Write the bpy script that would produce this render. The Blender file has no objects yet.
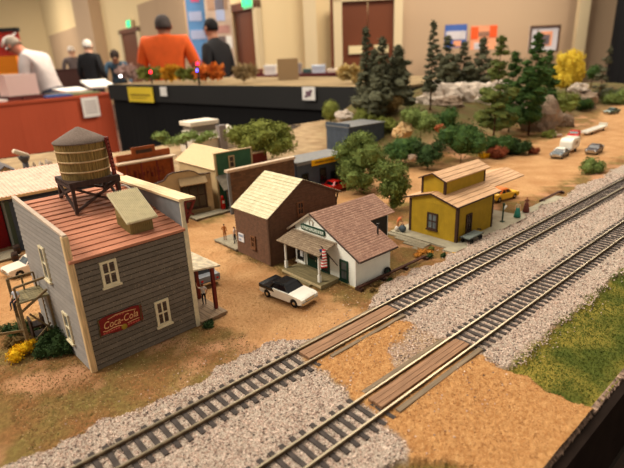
import bpy, bmesh, math, random
import numpy as np
from mathutils import Vector, Matrix, noise
random.seed(7); rng = np.random.default_rng(7)
SC = bpy.context.scene; COL = SC.collection
S = 0.001                      # model railway measures are in millimetres
PI = math.pi

# ---------------------------------------------------------------- camera solve (624 x 468 frame)
FPX = 493.4
def _n(a):
    a = np.array(a, float); return a/np.linalg.norm(a)
_dn = _n([58, 1356, FPX]); _u = np.array([596., -205., FPX]); _u -= _dn*(_u@_dn); _u = _n(_u)
CR = np.stack([_u, np.cross(-_dn, _u), -_dn])     # world = CR @ cam (x right, y down, z forward)
CAMZ = 199.0
def ray(px, py): return CR@np.array([px-312., py-234., FPX])
FH = np.array([CR[0, 2], CR[1, 2]]); FH /= np.linalg.norm(FH)
RH = np.array([FH[1], -FH[0]])
ROOM_ROT = math.atan2(RH[1], RH[0])
def room(px, py, Y):
    """metres: (X right, Z relative to layout ground) of a sight line at forward distance Y"""
    d = ray(px, py); h = d[:2]; t = Y/(h@FH)
    return (h@RH)*t, d[2]*t + CAMZ*S

# ---------------------------------------------------------------- materials
def c(r, g, b):
    f = lambda x: (x/255/12.92) if x/255 <= .04045 else ((x/255+.055)/1.055)**2.4
    return (f(r), f(g), f(b), 1)
def newmat(name):
    m = bpy.data.materials.new(name); m.use_nodes = True
    nt = m.node_tree; b = nt.nodes['Principled BSDF']
    return m, nt, b
def nd(nt, t, **kw):
    n = nt.nodes.new(t)
    for k, v in kw.items():
        if k.startswith('i_'):
            n.inputs[k[2:].replace('_', ' ')].default_value = v
        else: setattr(n, k, v)
    return n
def coords(nt, scale=1000., order='xyz'):
    tc = nd(nt, 'ShaderNodeTexCoord'); mp = nd(nt, 'ShaderNodeMapping')
    mp.inputs['Scale'].default_value = (scale,)*3
    nt.links.new(tc.outputs['Object'], mp.inputs['Vector'])
    if order == 'xyz': return mp.outputs['Vector']
    sp = nd(nt, 'ShaderNodeSeparateXYZ'); cb = nd(nt, 'ShaderNodeCombineXYZ')
    nt.links.new(mp.outputs['Vector'], sp.inputs[0])
    for i, ch in enumerate(order):
        if ch == 'w':
            ad = nd(nt, 'ShaderNodeMath', operation='ADD')
            nt.links.new(sp.outputs['X'], ad.inputs[0]); nt.links.new(sp.outputs['Y'], ad.inputs[1])
            nt.links.new(ad.outputs[0], cb.inputs[i])
        else: nt.links.new(sp.outputs[ch.upper()], cb.inputs[i])
    return cb.outputs[0]
def mixc(nt, fac, a, b, mode='MIX'):
    m = nd(nt, 'ShaderNodeMix', data_type='RGBA', blend_type=mode)
    for k, v in ((0, fac), (6, a), (7, b)):
        if isinstance(v, (int, float)): m.inputs[k].default_value = v
        elif isinstance(v, tuple): m.inputs[k].default_value = v
        else: nt.links.new(v, m.inputs[k])
    return m.outputs[2]
def ramp(nt, v, a, b):
    r = nd(nt, 'ShaderNodeMapRange'); r.inputs[1].default_value = a; r.inputs[2].default_value = b
    nt.links.new(v, r.inputs[0]); return r.outputs[0]
def nz(nt, vec, scale, detail=3.):
    n = nd(nt, 'ShaderNodeTexNoise'); n.inputs['Scale'].default_value = scale; n.inputs['Detail'].default_value = detail
    nt.links.new(vec, n.inputs['Vector']); return n.outputs['Fac']
def bump(nt, b, h, dist, strength=1.):
    n = nd(nt, 'ShaderNodeBump'); n.inputs['Strength'].default_value = strength; n.inputs['Distance'].default_value = dist
    nt.links.new(h, n.inputs['Height']); nt.links.new(n.outputs[0], b.inputs['Normal'])
def spec(b, rough, metal=0., sp=.3):
    b.inputs['Roughness'].default_value = rough; b.inputs['Metallic'].default_value = metal
    b.inputs['Specular IOR Level'].default_value = sp
def M_plain(name, col, rough=.7, var=.25, scale=.15, k=1000., metal=0., bmp=0., sp=.3, emit=0.):
    """paint / wood / cloth with mottling"""
    m, nt, b = newmat(name); v = coords(nt, k)
    d = tuple(x*(1-var) for x in col[:3])+(1,); l = tuple(min(1, x*(1+var*.6)) for x in col[:3])+(1,)
    f = nz(nt, v, scale, 4.)
    nt.links.new(mixc(nt, ramp(nt, f, .3, .7), d, l), b.inputs['Base Color']); spec(b, rough, metal, sp)
    if bmp: bump(nt, b, nz(nt, v, scale*4, 4.), bmp)
    if emit:
        b.inputs['Emission Color'].default_value = col; b.inputs['Emission Strength'].default_value = emit
    return m
def M_wood(name, col, rough=.75, axis='x', var=.35, k=1000., fine=.9):
    m, nt, b = newmat(name); v = coords(nt, k)
    mp = nd(nt, 'ShaderNodeMapping'); sc = [fine, fine, fine]; sc['xyz'.index(axis)] = fine*.06
    mp.inputs['Scale'].default_value = sc; nt.links.new(v, mp.inputs['Vector'])
    f = nz(nt, mp.outputs[0], 1., 4.)
    d = tuple(x*(1-var) for x in col[:3])+(1,); l = tuple(min(1, x*(1+var*.7)) for x in col[:3])+(1,)
    nt.links.new(mixc(nt, ramp(nt, f, .3, .7), d, l), b.inputs['Base Color']); spec(b, rough)
    bump(nt, b, f, .00012*1000/k)
    return m
def M_shingle(name, c1, c2, mortar, w, h, order, rough=.85, speck=None, bias=0., msize=.12, var=.2):
    m, nt, b = newmat(name); v = coords(nt, 1000., order)
    br = nd(nt, 'ShaderNodeTexBrick'); br.offset = .5
    br.inputs['Color1'].default_value = c1; br.inputs['Color2'].default_value = c2; br.inputs['Mortar'].default_value = mortar
    br.inputs['Scale'].default_value = 1.; br.inputs['Mortar Size'].default_value = msize; br.inputs['Bias'].default_value = bias
    br.inputs['Brick Width'].default_value = w; br.inputs['Row Height'].default_value = h
    nt.links.new(v, br.inputs['Vector'])
    col = br.outputs['Color']
    f = nz(nt, v, .12, 5.)
    col = mixc(nt, ramp(nt, f, .25, .75), mixc(nt, var, col, (0, 0, 0, 1)), col)
    if speck:
        g = nz(nt, v, 1.1, 2.)
        col = mixc(nt, ramp(nt, g, .62, .72), col, speck)
    nt.links.new(col, b.inputs['Base Color']); spec(b, rough, 0, .2)
    return m

# ---------------------------------------------------------------- mesh builder
class MB:
    def __init__(s, k=S, M=None):
        s.v = []; s.f = []; s.m = []; s.sm = []; s.k = k; s.M = M
    def add(s, vs, fs, m=0, smooth=False, M=None):
        o = len(s.v); T = M if M is not None else s.M
        for p in vs:
            p = Vector(p)
            s.v.append(tuple(T@p if T is not None else p))
        for f in fs:
            s.f.append(tuple(o+i for i in f)); s.m.append(m); s.sm.append(smooth)
        return s
    def box(s, a, b, m=0, M=None):
        x0, y0, z0 = a; x1, y1, z1 = b
        return s.add([(x0, y0, z0), (x1, y0, z0), (x1, y1, z0), (x0, y1, z0), (x0, y0, z1), (x1, y0, z1), (x1, y1, z1), (x0, y1, z1)],
              [(0, 3, 2, 1), (4, 5, 6, 7), (0, 1, 5, 4), (1, 2, 6, 5), (2, 3, 7, 6), (3, 0, 4, 7)], m, False, M)
    def hexa(s, p, m=0):
        return s.add(p, [(0, 3, 2, 1), (4, 5, 6, 7), (0, 1, 5, 4), (1, 2, 6, 5), (2, 3, 7, 6), (3, 0, 4, 7)], m)
    def prism(s, pts, axis, lo, hi, m=0, M=None, smooth=False):
        """2D polygon extruded: axis y -> pts are (x, z); axis x -> (y, z); axis z -> (x, y)"""
        def P(p, t): return {'x': (t, p[0], p[1]), 'y': (p[0], t, p[1]), 'z': (p[0], p[1], t)}[axis]
        n = len(pts); vs = [P(p, lo) for p in pts]+[P(p, hi) for p in pts]
        fs = [tuple(range(n)), tuple(range(2*n-1, n-1, -1))]+[(i, (i+1) % n, n+(i+1) % n, n+i) for i in range(n)]
        return s.add(vs, fs, m, smooth, M)
    def slab(s, q, t, m=0):
        """quad q thickened by t against its normal"""
        q = [Vector(p) for p in q]; nrm = (q[1]-q[0]).cross(q[3]-q[0]).normalized()*t
        return s.hexa([p-nrm for p in q]+q, m)
    def beam(s, p0, p1, w, h=None, m=0, up=(0, 0, 1)):
        h = h or w; p0 = Vector(p0); p1 = Vector(p1); d = (p1-p0).normalized(); u = Vector(up)
        if abs(d.dot(u)) > .95: u = Vector((1, 0, 0))
        r = d.cross(u).normalized()*w/2; t = r.cross(d).normalized()*h/2
        return s.hexa([p0-r-t, p0+r-t, p0+r+t, p0-r+t, p1-r-t, p1+r-t, p1+r+t, p1-r+t], m)
    def tube(s, p0, p1, r0, r1=None, n=10, m=0, smooth=True):
        r1 = r0 if r1 is None else r1; p0 = Vector(p0); p1 = Vector(p1); d = (p1-p0).normalized()
        u = Vector((0, 0, 1)) if abs(d.z) < .9 else Vector((1, 0, 0))
        a = d.cross(u).normalized(); b = d.cross(a)
        o = [(a*math.cos(2*PI*i/n)+b*math.sin(2*PI*i/n)) for i in range(n)]
        vs = [p0+q*r0 for q in o]+[p1+q*r1 for q in o]
        s.add(vs, [(i, (i+1) % n, n+(i+1) % n, n+i) for i in range(n)], m, smooth)
        return s.add(vs, [tuple(range(n-1, -1, -1)), tuple(range(n, 2*n))], m)
    def path(s, pts, r, n=6, m=0):
        for a, b in zip(pts[:-1], pts[1:]): s.tube(a, b, r, r, n, m)
        return s
    def lathe(s, prof, ctr=(0, 0, 0), n=28, m=0, smooth=True, M=None):
        vs = []; cx, cy, cz = ctr
        for r, z in prof:
            for i in range(n): vs.append((cx+r*math.cos(2*PI*i/n), cy+r*math.sin(2*PI*i/n), cz+z))
        k = len(prof); fs = [(j*n+i, j*n+(i+1) % n, (j+1)*n+(i+1) % n, (j+1)*n+i) for j in range(k-1) for i in range(n)]
        fs += [tuple(range(n-1, -1, -1)), tuple((k-1)*n+i for i in range(n))]
        return s.add(vs, fs, m, smooth, M)
    def ball(s, ctr, r, seg=10, m=0, nzs=0., nsc=1., M=None):
        r = (r, r, r) if isinstance(r, (int, float)) else r
        vs = []; rings = max(4, seg//2+1); off = Vector((random.random()*50, random.random()*50, random.random()*50))
        for j in range(rings+1):
            th = PI*j/rings
            for i in range(seg):
                ph = 2*PI*i/seg
                d = Vector((math.sin(th)*math.cos(ph), math.sin(th)*math.sin(ph), math.cos(th)))
                q = 1+(nzs*noise.noise(d*nsc+off) if nzs else 0)
                vs.append((ctr[0]+d.x*r[0]*q, ctr[1]+d.y*r[1]*q, ctr[2]+d.z*r[2]*q))
        fs = [(j*seg+i, (j+1)*seg+i, (j+1)*seg+(i+1) % seg, j*seg+(i+1) % seg) for j in range(rings) for i in range(seg)]
        return s.add(vs, fs, m, True, M)
    def build(s, name, mats, parent=None, loc=(0, 0, 0), rot=0., bevel=0., seg=2):
        me = bpy.data.meshes.new(name)
        me.from_pydata([(x*s.k, y*s.k, z*s.k) for x, y, z in s.v], [], s.f)
        mats = mats if isinstance(mats, (list, tuple)) else [mats]
        for m in mats: me.materials.append(m)
        me.polygons.foreach_set('material_index', s.m); me.polygons.foreach_set('use_smooth', s.sm)
        bm = bmesh.new(); bm.from_mesh(me)
        bmesh.ops.remove_doubles(bm, verts=bm.verts, dist=1e-6)
        bmesh.ops.recalc_face_normals(bm, faces=bm.faces); bm.to_mesh(me); bm.free()
        o = bpy.data.objects.new(name, me); COL.objects.link(o)
        if parent: o.parent = parent
        o.location = tuple(x*s.k for x in loc); o.rotation_euler = (0, 0, rot)
        if bevel:
            b = o.modifiers.new('bevel', 'BEVEL'); b.width = bevel*s.k; b.segments = seg; b.limit_method = 'ANGLE'; b.angle_limit = .6
        return o
def npmesh(name, V, F, mats, parent=None, mi=None, k=S, smooth=False, loc=(0, 0, 0)):
    """numpy triangles/quads -> object"""
    me = bpy.data.meshes.new(name); V = np.asarray(V, np.float32)*k; F = np.asarray(F, np.int32); n = F.shape[1]
    me.vertices.add(len(V)); me.vertices.foreach_set('co', V.ravel())
    me.loops.add(F.size); me.loops.foreach_set('vertex_index', F.ravel())
    me.polygons.add(len(F)); me.polygons.foreach_set('loop_start', np.arange(0, F.size, n, dtype=np.int32))
    me.polygons.foreach_set('loop_total', np.full(len(F), n, np.int32))
    if mi is not None: me.polygons.foreach_set('material_index', np.asarray(mi, np.int32))
    me.polygons.foreach_set('use_smooth', np.full(len(F), smooth))
    for m in (mats if isinstance(mats, (list, tuple)) else [mats]): me.materials.append(m)
    me.update(calc_edges=True); me.validate()
    o = bpy.data.objects.new(name, me); COL.objects.link(o)
    if parent: o.parent = parent
    o.location = tuple(x*k for x in loc)
    return o
def tag(o, label=None, cat=None, group=None, kind=None):
    if label: o['label'] = label
    if cat: o['category'] = cat
    if group: o['group'] = group
    if kind: o['kind'] = kind
    return o
def thing(name, label, cat, loc=(0, 0, 0), rot=0., group=None, k=S):
    o = bpy.data.objects.new(name, None); COL.objects.link(o); o.empty_display_size = .02
    o.location = tuple(x*k for x in loc); o.rotation_euler = (0, 0, rot)
    return tag(o, label, cat, group)
def rthing(name, label, cat, X, Y, Z, rot=0., group=None):
    """thing in the hall: X right of and Y ahead of the camera, Z above the layout top, metres"""
    p = RH*X+FH*Y
    return thing(name, label, cat, (p[0], p[1], Z), ROOM_ROT+rot, group, 1.)
def rput(o, X, Y, Z, rot=0.):
    p = RH*X+FH*Y; o.location = (p[0], p[1], Z); o.rotation_euler = (0, 0, ROOM_ROT+rot); return o
def dup(root, loc=None, rot=None, label=None, k=S):
    r = root.copy(); COL.objects.link(r)
    if loc is not None: r.location = tuple(x*k for x in loc)
    if rot is not None: r.rotation_euler = (0, 0, rot)
    if label: r['label'] = label
    for ch in list(root.children):
        q = ch.copy(); COL.objects.link(q); q.parent = r
        for g in list(ch.children):
            d = g.copy(); COL.objects.link(d); d.parent = q
    return r
def FACE(x, y, z, side):
    """matrix of a wall plane: local x runs to the viewer's right, -y points out of the wall"""
    a = {'-y': 0., '-x': -PI/2, '+x': PI/2, '+y': PI}[side]
    return Matrix.Translation((x, y, z))@Matrix.Rotation(a, 4, 'Z')
def clip(poly, z0, z1):
    def cut(P, keep, zc):
        out = []
        for i in range(len(P)):
            a, b = P[i], P[(i+1) % len(P)]; ka, kb = keep(a[1]), keep(b[1])
            if ka: out.append(a)
            if ka != kb:
                t = (zc-a[1])/(b[1]-a[1]); out.append((a[0]+t*(b[0]-a[0]), zc))
        return out
    P = cut(poly, lambda z: z >= z0-1e-9, z0)
    return cut(P, lambda z: z <= z1+1e-9, z1) if len(P) > 2 else P
def siding(mb, poly, pitch, depth, M, m=0, core=1., gap=.16):
    mb.prism(poly, 'y', 0, core, m, M)
    lo = min(p[1] for p in poly); hi = max(p[1] for p in poly); z = lo
    while z < hi-1e-6:
        P = clip(poly, z+gap*pitch, min(z+pitch, hi))
        if len(P) > 2 and max(p[0] for p in P)-min(p[0] for p in P) > .3:
            n = len(P); fr = [(p[0], -depth*(1-.9*(p[1]-z)/pitch), p[1]) for p in P]; bk = [(p[0], 0, p[1]) for p in P]
            mb.add(fr+bk, [tuple(range(n))]+[(i, (i+1) % n, n+(i+1) % n, n+i) for i in range(n)], m, False, M)
        z += pitch
def courses(mb, e0, e1, r1, r0, n, th, m=0, base=.8):
    """roof slope: eave e0-e1, ridge r0-r1, n lapped courses"""
    e0, e1, r1, r0 = [Vector(p) for p in (e0, e1, r1, r0)]
    nn = (e1-e0).cross(r0-e0).normalized()
    if nn.z < 0: nn = -nn
    mb.hexa([e0-nn*base, e1-nn*base, r1-nn*base, r0-nn*base, e0, e1, r1, r0], m)
    for i in range(n):
        a, b = i/n, min(1., (i+1.15)/n)
        p = [e0.lerp(r0, a), e1.lerp(r1, a), e1.lerp(r1, b), e0.lerp(r0, b)]
        mb.hexa([p[0], p[1], p[2], p[3], p[0]+nn*th, p[1]+nn*th, p[2]+nn*th*.15, p[3]+nn*th*.15], m)
def window(parent, M, x, z, w, h, cols, rows, fm, gm, fr=1.4, sill=1., dep=.9, name='window', out=.6):
    """frame with glazing bars (part) and dark pane (sub-part) in wall plane M"""
    mb = MB(M=M); y0, y1 = -out-dep, -out*.2
    mb.box((x, y0, z), (x+fr, y1, z+h)); mb.box((x+w-fr, y0, z), (x+w, y1, z+h))
    mb.box((x+fr, y0, z+h-fr), (x+w-fr, y1, z+h)); mb.box((x+fr, y0, z), (x+w-fr, y1, z+fr))
    for i in range(1, cols): q = x+w*i/cols; mb.box((q-fr*.28, y0+.25, z+fr), (q+fr*.28, y1, z+h-fr))
    for i in range(1, rows): q = z+h*i/rows; mb.box((x+fr, y0+.15, q-fr*.3), (x+w-fr, y1, q+fr*.3))
    if sill: mb.box((x-sill, y0-.8, z-1.3), (x+w+sill, y1, z))
    f = mb.build(name, fm, parent)
    g = MB(M=M).box((x+fr*.5, -out-.15, z+fr*.5), (x+w-fr*.5, -out+.2, z+h-fr*.5)).build('pane', gm, f)
    return f
def textobj(name, s, size, mat, parent, M, ext=.05, font_shear=0., k=S, align='CENTER', sx=1.):
    cu = bpy.data.curves.new(name, 'FONT'); cu.body = s; cu.size = size; cu.extrude = ext; cu.shear = font_shear
    cu.align_x = align; cu.align_y = 'CENTER'; cu.resolution_u = 3
    t = bpy.data.objects.new(name, cu); COL.objects.link(t)
    dg = bpy.context.evaluated_depsgraph_get()
    me = bpy.data.meshes.new_from_object(t.evaluated_get(dg)); bpy.data.objects.remove(t); bpy.data.curves.remove(cu)
    T = Matrix.Diagonal((k, k, k, 1))@M@Matrix.Rotation(PI/2, 4, 'X')@Matrix.Diagonal((sx, 1, 1, 1))
    me.transform(T); me.materials.clear(); me.materials.append(mat)
    o = bpy.data.objects.new(name, me); COL.objects.link(o)
    if parent: o.parent = parent
    return o

# ---------------------------------------------------------------- foliage
def leaf_cloud(clumps, n, size, squash=1., shell=.55):
    """clumps: (x, y, z, rx, ry, rz). n small triangles per clump, gathered near its surface"""
    Vs = []
    for (x, y, z, rx, ry, rz) in clumps:
        d = rng.normal(size=(n, 3)); d /= np.linalg.norm(d, axis=1)[:, None]
        r = shell+(1.12-shell)*rng.random((n, 1))**.6
        p = np.array([x, y, z])+d*r*np.array([rx, ry, rz])
        a = rng.normal(size=(n, 3)); b = rng.normal(size=(n, 3)); s = size*(.5+rng.random((n, 1)))
        a = a/np.linalg.norm(a, axis=1)[:, None]*s; b = b/np.linalg.norm(b, axis=1)[:, None]*s
        b[:, 2] *= squash; a[:, 2] *= squash
        Vs.append(np.stack([p-a*.5, p+a*.5, p+b], 1).reshape(-1, 3))
    V = np.concatenate(Vs); F = np.arange(len(V)).reshape(-1, 3)
    return V, F
def foliage(name, clumps, n, size, mat, parent, squash=1., core=.72, nzs=.5):
    V, F = leaf_cloud(clumps, n, size, squash)
    mb = MB(1.)
    for (x, y, z, rx, ry, rz) in clumps:
        mb.ball((x, y, z), (rx*core, ry*core, rz*core), 10, 0, nzs, 2.5)
    CV = np.array(mb.v); CF = []
    for f in mb.f: CF += [(f[0], f[1], f[2]), (f[0], f[2], f[3])]
    CF = np.array(CF)+len(V)
    return npmesh(name, np.concatenate([V, CV]), np.concatenate([F, CF]), mat, parent)
def M_leaf(name, col, col2, scale=.25, rough=.9):
    m, nt, b = newmat(name); v = coords(nt)
    f = nz(nt, v, scale, 3.); g = nz(nt, v, scale*6, 2.)
    mx = nd(nt, 'ShaderNodeMath', operation='MULTIPLY_ADD'); mx.inputs[1].default_value = .5
    nt.links.new(g, mx.inputs[0]); h = nd(nt, 'ShaderNodeMath', operation='MULTIPLY'); h.inputs[1].default_value = .5
    nt.links.new(f, h.inputs[0]); nt.links.new(h.outputs[0], mx.inputs[2])
    nt.links.new(mixc(nt, ramp(nt, mx.outputs[0], .35, .65), col, col2), b.inputs['Base Color']); spec(b, rough, 0, .15)
    return m
def bush(name, label, loc, clumps, n, size, mat, cat='bush', group=None, squash=1., stem=True):
    t = thing(name, label, cat, loc, 0, group)
    foliage('foliage', clumps, n, size, mat, t, squash)
    if stem:
        mb = MB(); z = max(2., clumps[0][2])
        mb.tube((0, 0, -1.5), (0, 0, z), .9, .5, 6).build('stem', MT['bark'], t)
    return t
def conifer(label, loc, h, r, mat, trunk=1.6, bare=.15, layers=9, n=150, size=3.2, cat='tree', lean=(0, 0), gap=0., droop=.25, group='conifers on the wooded hill', top=.25):
    """pine: trunk part and one foliage part of flattened bough clumps"""
    t = thing('pine_tree', label, cat, loc, 0, group); cl = []
    MB().tube((0, 0, -6), (lean[0]*.9, lean[1]*.9, h*.96), trunk, .4, 8).build('trunk', MT['bark'], t)
    for i in range(layers*4):
        q = (i+random.random())/(layers*4); z = h*(bare+(1-bare)*q)
        rr = r*((1-q)**.7*(1-top*.4)+top*.55*math.sin(PI*min(1, q*1.05)))*random.uniform(.65, 1.15)
        if gap and math.sin(q*layers*4.2) < -1+gap*4: continue
        a = i*2.4+random.uniform(-.5, .5); d = rr*random.uniform(.25, .75); s_ = max(r*.2, rr*random.uniform(.42, .66))
        cl.append((lean[0]*q+d*math.cos(a), lean[1]*q+d*math.sin(a), min(h*.97, z)-d*droop, s_, s_, s_*random.uniform(.45, .75)))
    cl.append((lean[0], lean[1], h*.96, r*.14, r*.14, h*.06))
    foliage('foliage', cl, max(40, n//2), size, mat, t, .8, .66, .8)
    return t
def rock(name, label, loc, r, mat, cat='rock', seg=26, group=None, nzs=.55, rot=0.):
    if 'big grey brown' in label: nzs = .3
    mb = MB(); off = Vector((random.random()*40,)*3); vs = []; rings = seg//2
    for j in range(rings+1):
        th = PI*j/rings
        for i in range(seg):
            ph = 2*PI*i/seg; d = Vector((math.sin(th)*math.cos(ph), math.sin(th)*math.sin(ph), math.cos(th)))
            q = 1+nzs*noise.noise(d*1.4+off)+nzs*.5*noise.noise(d*3.7+off)+nzs*.25*noise.noise(d*8+off)
            q = round(q*9)/9*.35+q*.65
            vs.append((d.x*r[0]*q, d.y*r[1]*q, d.z*r[2]*q))
    fs = [(j*seg+i, (j+1)*seg+i, (j+1)*seg+(i+1) % seg, j*seg+(i+1) % seg) for j in range(rings) for i in range(seg)]
    mb.add(vs, fs); o = mb.build(name, mat, None, loc, rot)
    return tag(o, label, cat, group)

# ---------------------------------------------------------------- palette
MT = {}
def P(key, *a, **kw): MT[key] = M_plain(key, *a, **kw)
P('bark', c(92, 62, 42), .9, .4, .8, bmp=.0003)
P('steel', c(164, 152, 128), .4, .12, .5, metal=.9)
P('rail_side', c(92, 72, 52), .6, .3, .5)
P('tie', c(70, 62, 58), .85, .35, .4, bmp=.0002)
P('white_paint', c(236, 236, 228), .6, .06, .2)
P('cream_paint', c(226, 214, 180), .6, .12, .3)
P('dark_green', c(24, 62, 46), .5, .2, .3)
P('black_paint', c(24, 23, 24), .45, .2, .3)
P('glass_dark', c(26, 26, 28), .15, .3, .1, sp=.5)
P('glass_grey', c(96, 104, 106), .2, .4, .2, sp=.5)
P('glass_curtain', c(70, 52, 44), .3, .5, .35, sp=.4)
P('yellow_paint', c(170, 138, 30), .7, .14, .12)
P('dark_brown', c(62, 40, 28), .7, .25, .3)
P('oxide_red', c(112, 34, 26), .6, .25, .3)
P('grey_paint', c(120, 122, 124), .7, .12, .15)
P('slate_blue', c(70, 80, 94), .75, .14, .1)
P('green_paint', c(60, 102, 72), .75, .16, .12)
P('tan_paint', c(190, 164, 122), .75, .14, .12)
P('sand_trim', c(214, 178, 128), .75, .2, .5)
P('signal_yellow', c(242, 182, 20), .5, .06, .1)
P('car_white', c(240, 236, 222), .25, .04, .1, sp=.5)
P('car_black', c(22, 22, 24), .2, .1, .1, sp=.5)
P('car_red', c(200, 34, 26), .25, .08, .1, sp=.5)
P('car_orange', c(240, 120, 24), .3, .1, .1, sp=.5)
P('car_yellow', c(244, 190, 40), .3, .08, .1, sp=.5)
P('car_cream', c(238, 224, 206), .3, .05, .1, sp=.5)
P('car_grey', c(92, 104, 110), .3, .1, .1, sp=.5)
P('car_green', c(60, 96, 84), .3, .1, .1, sp=.5)
P('car_charcoal', c(62, 54, 58), .3, .1, .1, sp=.5)
P('chrome', c(200, 200, 196), .2, .05, .2, metal=1.)
P('tyre', c(30, 28, 28), .8, .2, .3)
P('skin', c(206, 150, 118), .6, .1, 20, k=1.)
P('deck_grey', c(150, 140, 118), .85, .25, .4, bmp=.0002)
P('concrete', c(164, 156, 134), .9, .2, .12, bmp=.0002)
P('rock', c(158, 136, 116), .95, .35, .05, bmp=.003)
P('rock_white', c(204, 188, 172), .95, .3, .06, bmp=.003)
P('rust_timber', c(84, 52, 40), .85, .4, .5, bmp=.0002)
P('hose', c(226, 214, 204), .5, .1, .3)
MT['plank'] = M_wood('plank', c(142, 106, 78), axis='x')
MT['plank_grey'] = M_wood('plank_grey', c(122, 104, 82), axis='x')
MT['deck_wood'] = M_wood('deck_wood', c(142, 118, 92), axis='y')
MT['deck_olive'] = M_wood('deck_olive', c(138, 126, 92), axis='y')
MT['old_wood'] = M_wood('old_wood', c(128, 106, 74), axis='x')
MT['corner_wood'] = M_wood('corner_wood', c(222, 190, 142), axis='z')
MT['cornice_wood'] = M_wood('cornice_wood', c(236, 208, 164), axis='y', var=.3)
MT['tank_frame'] = M_wood('tank_frame', c(70, 52, 46), axis='z')
MT['tank_stave'] = M_wood('tank_stave', c(138, 112, 62), axis='z', var=.45, fine=1.3)
MT['tank_hoop'] = M_plain('tank_hoop', c(204, 172, 128), .7, .2, .5)
MT['tank_roof'] = M_plain('tank_roof', c(124, 108, 98), .95, .3, 1.2, bmp=.0003)
MT['red_boards'] = M_wood('red_boards', c(182, 120, 92), axis='x', var=.26)
MT['brick_shaded'] = M_shingle('brick_shaded', c(124, 114, 102), c(110, 101, 90), c(66, 58, 50), 900., 3.8, 'xzy', speck=c(164, 146, 120), msize=.3)  # tavern front shingles: shade of this side put into a darker colour
MT['brick_lit'] = M_shingle('brick_lit', c(158, 153, 148), c(146, 141, 137), c(124, 118, 112), 900., 3.8, 'yzx', speck=c(176, 166, 152), msize=.4)  # tavern left wall shingles: side towards the light, painted paler than the front
MT['clap_brown'] = M_plain('clap_brown', c(108, 76, 56), .8, .22, .25)
MT['clap_white'] = M_plain('clap_white', c(236, 238, 228), .65, .06, .1)
MT['corrugated'] = M_plain('corrugated', c(204, 192, 156), .7, .12, .2)
MT['corr_pink'] = M_plain('corr_pink', c(232, 184, 162), .7, .22, .12)
MT['shingle_cream'] = M_shingle('shingle_cream', c(222, 214, 180), c(206, 196, 160), c(178, 166, 128), 5.0, 3.9, 'yxz', speck=c(248, 238, 200), var=.12)
MT['shingle_red'] = M_shingle('shingle_red', c(166, 128, 108), c(140, 104, 88), c(112, 82, 70), 3.6, 2.75, 'xyz', speck=c(200, 172, 150), var=.15)
MT['shingle_porch'] = M_shingle('shingle_porch', c(150, 130, 106), c(126, 106, 86), c(104, 86, 70), 3.6, 2.75, 'yxz', speck=c(176, 156, 130), var=.2)
MT['board_tan'] = M_wood('board_tan', c(206, 164, 124), axis='x', var=.25)
MT['board_light'] = M_wood('board_light', c(222, 194, 150), axis='x', var=.15)
MT['block_brown'] = M_shingle('block_brown', c(128, 96, 72), c(104, 80, 64), c(92, 74, 62), 7., 2.6, 'xzy', var=.3)
MT['clap_orange'] = M_plain('clap_orange', c(150, 76, 34), .75, .3, .1)
MT['leaf_dark'] = M_leaf('leaf_dark', c(28, 44, 24), c(66, 88, 46))
MT['leaf_pine'] = M_leaf('leaf_pine', c(58, 60, 46), c(106, 106, 82), .15)
MT['leaf_pine_green'] = M_leaf('leaf_pine_green', c(34, 62, 34), c(80, 104, 48), .12)
MT['leaf_olive'] = M_leaf('leaf_olive', c(92, 98, 44), c(136, 142, 68), .12)
MT['leaf_light'] = M_leaf('leaf_light', c(90, 108, 56), c(146, 160, 92), .12)
MT['leaf_fresh'] = M_leaf('leaf_fresh', c(76, 92, 44), c(126, 140, 76), .12)
MT['leaf_moss'] = M_leaf('leaf_moss', c(60, 76, 38), c(112, 116, 58), .1)
MT['leaf_yellow'] = M_leaf('leaf_yellow', c(206, 150, 14), c(248, 206, 40), .3)
MT['leaf_lemon'] = M_leaf('leaf_lemon', c(202, 172, 44), c(240, 214, 84), .1)
MT['leaf_russet'] = M_leaf('leaf_russet', c(120, 58, 40), c(160, 92, 60), .2)
MT['leaf_brown'] = M_leaf('leaf_brown', c(94, 74, 44), c(128, 104, 60), .2)
MT['grass'] = M_leaf('grass', c(68, 84, 34), c(112, 116, 46), .06)

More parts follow.
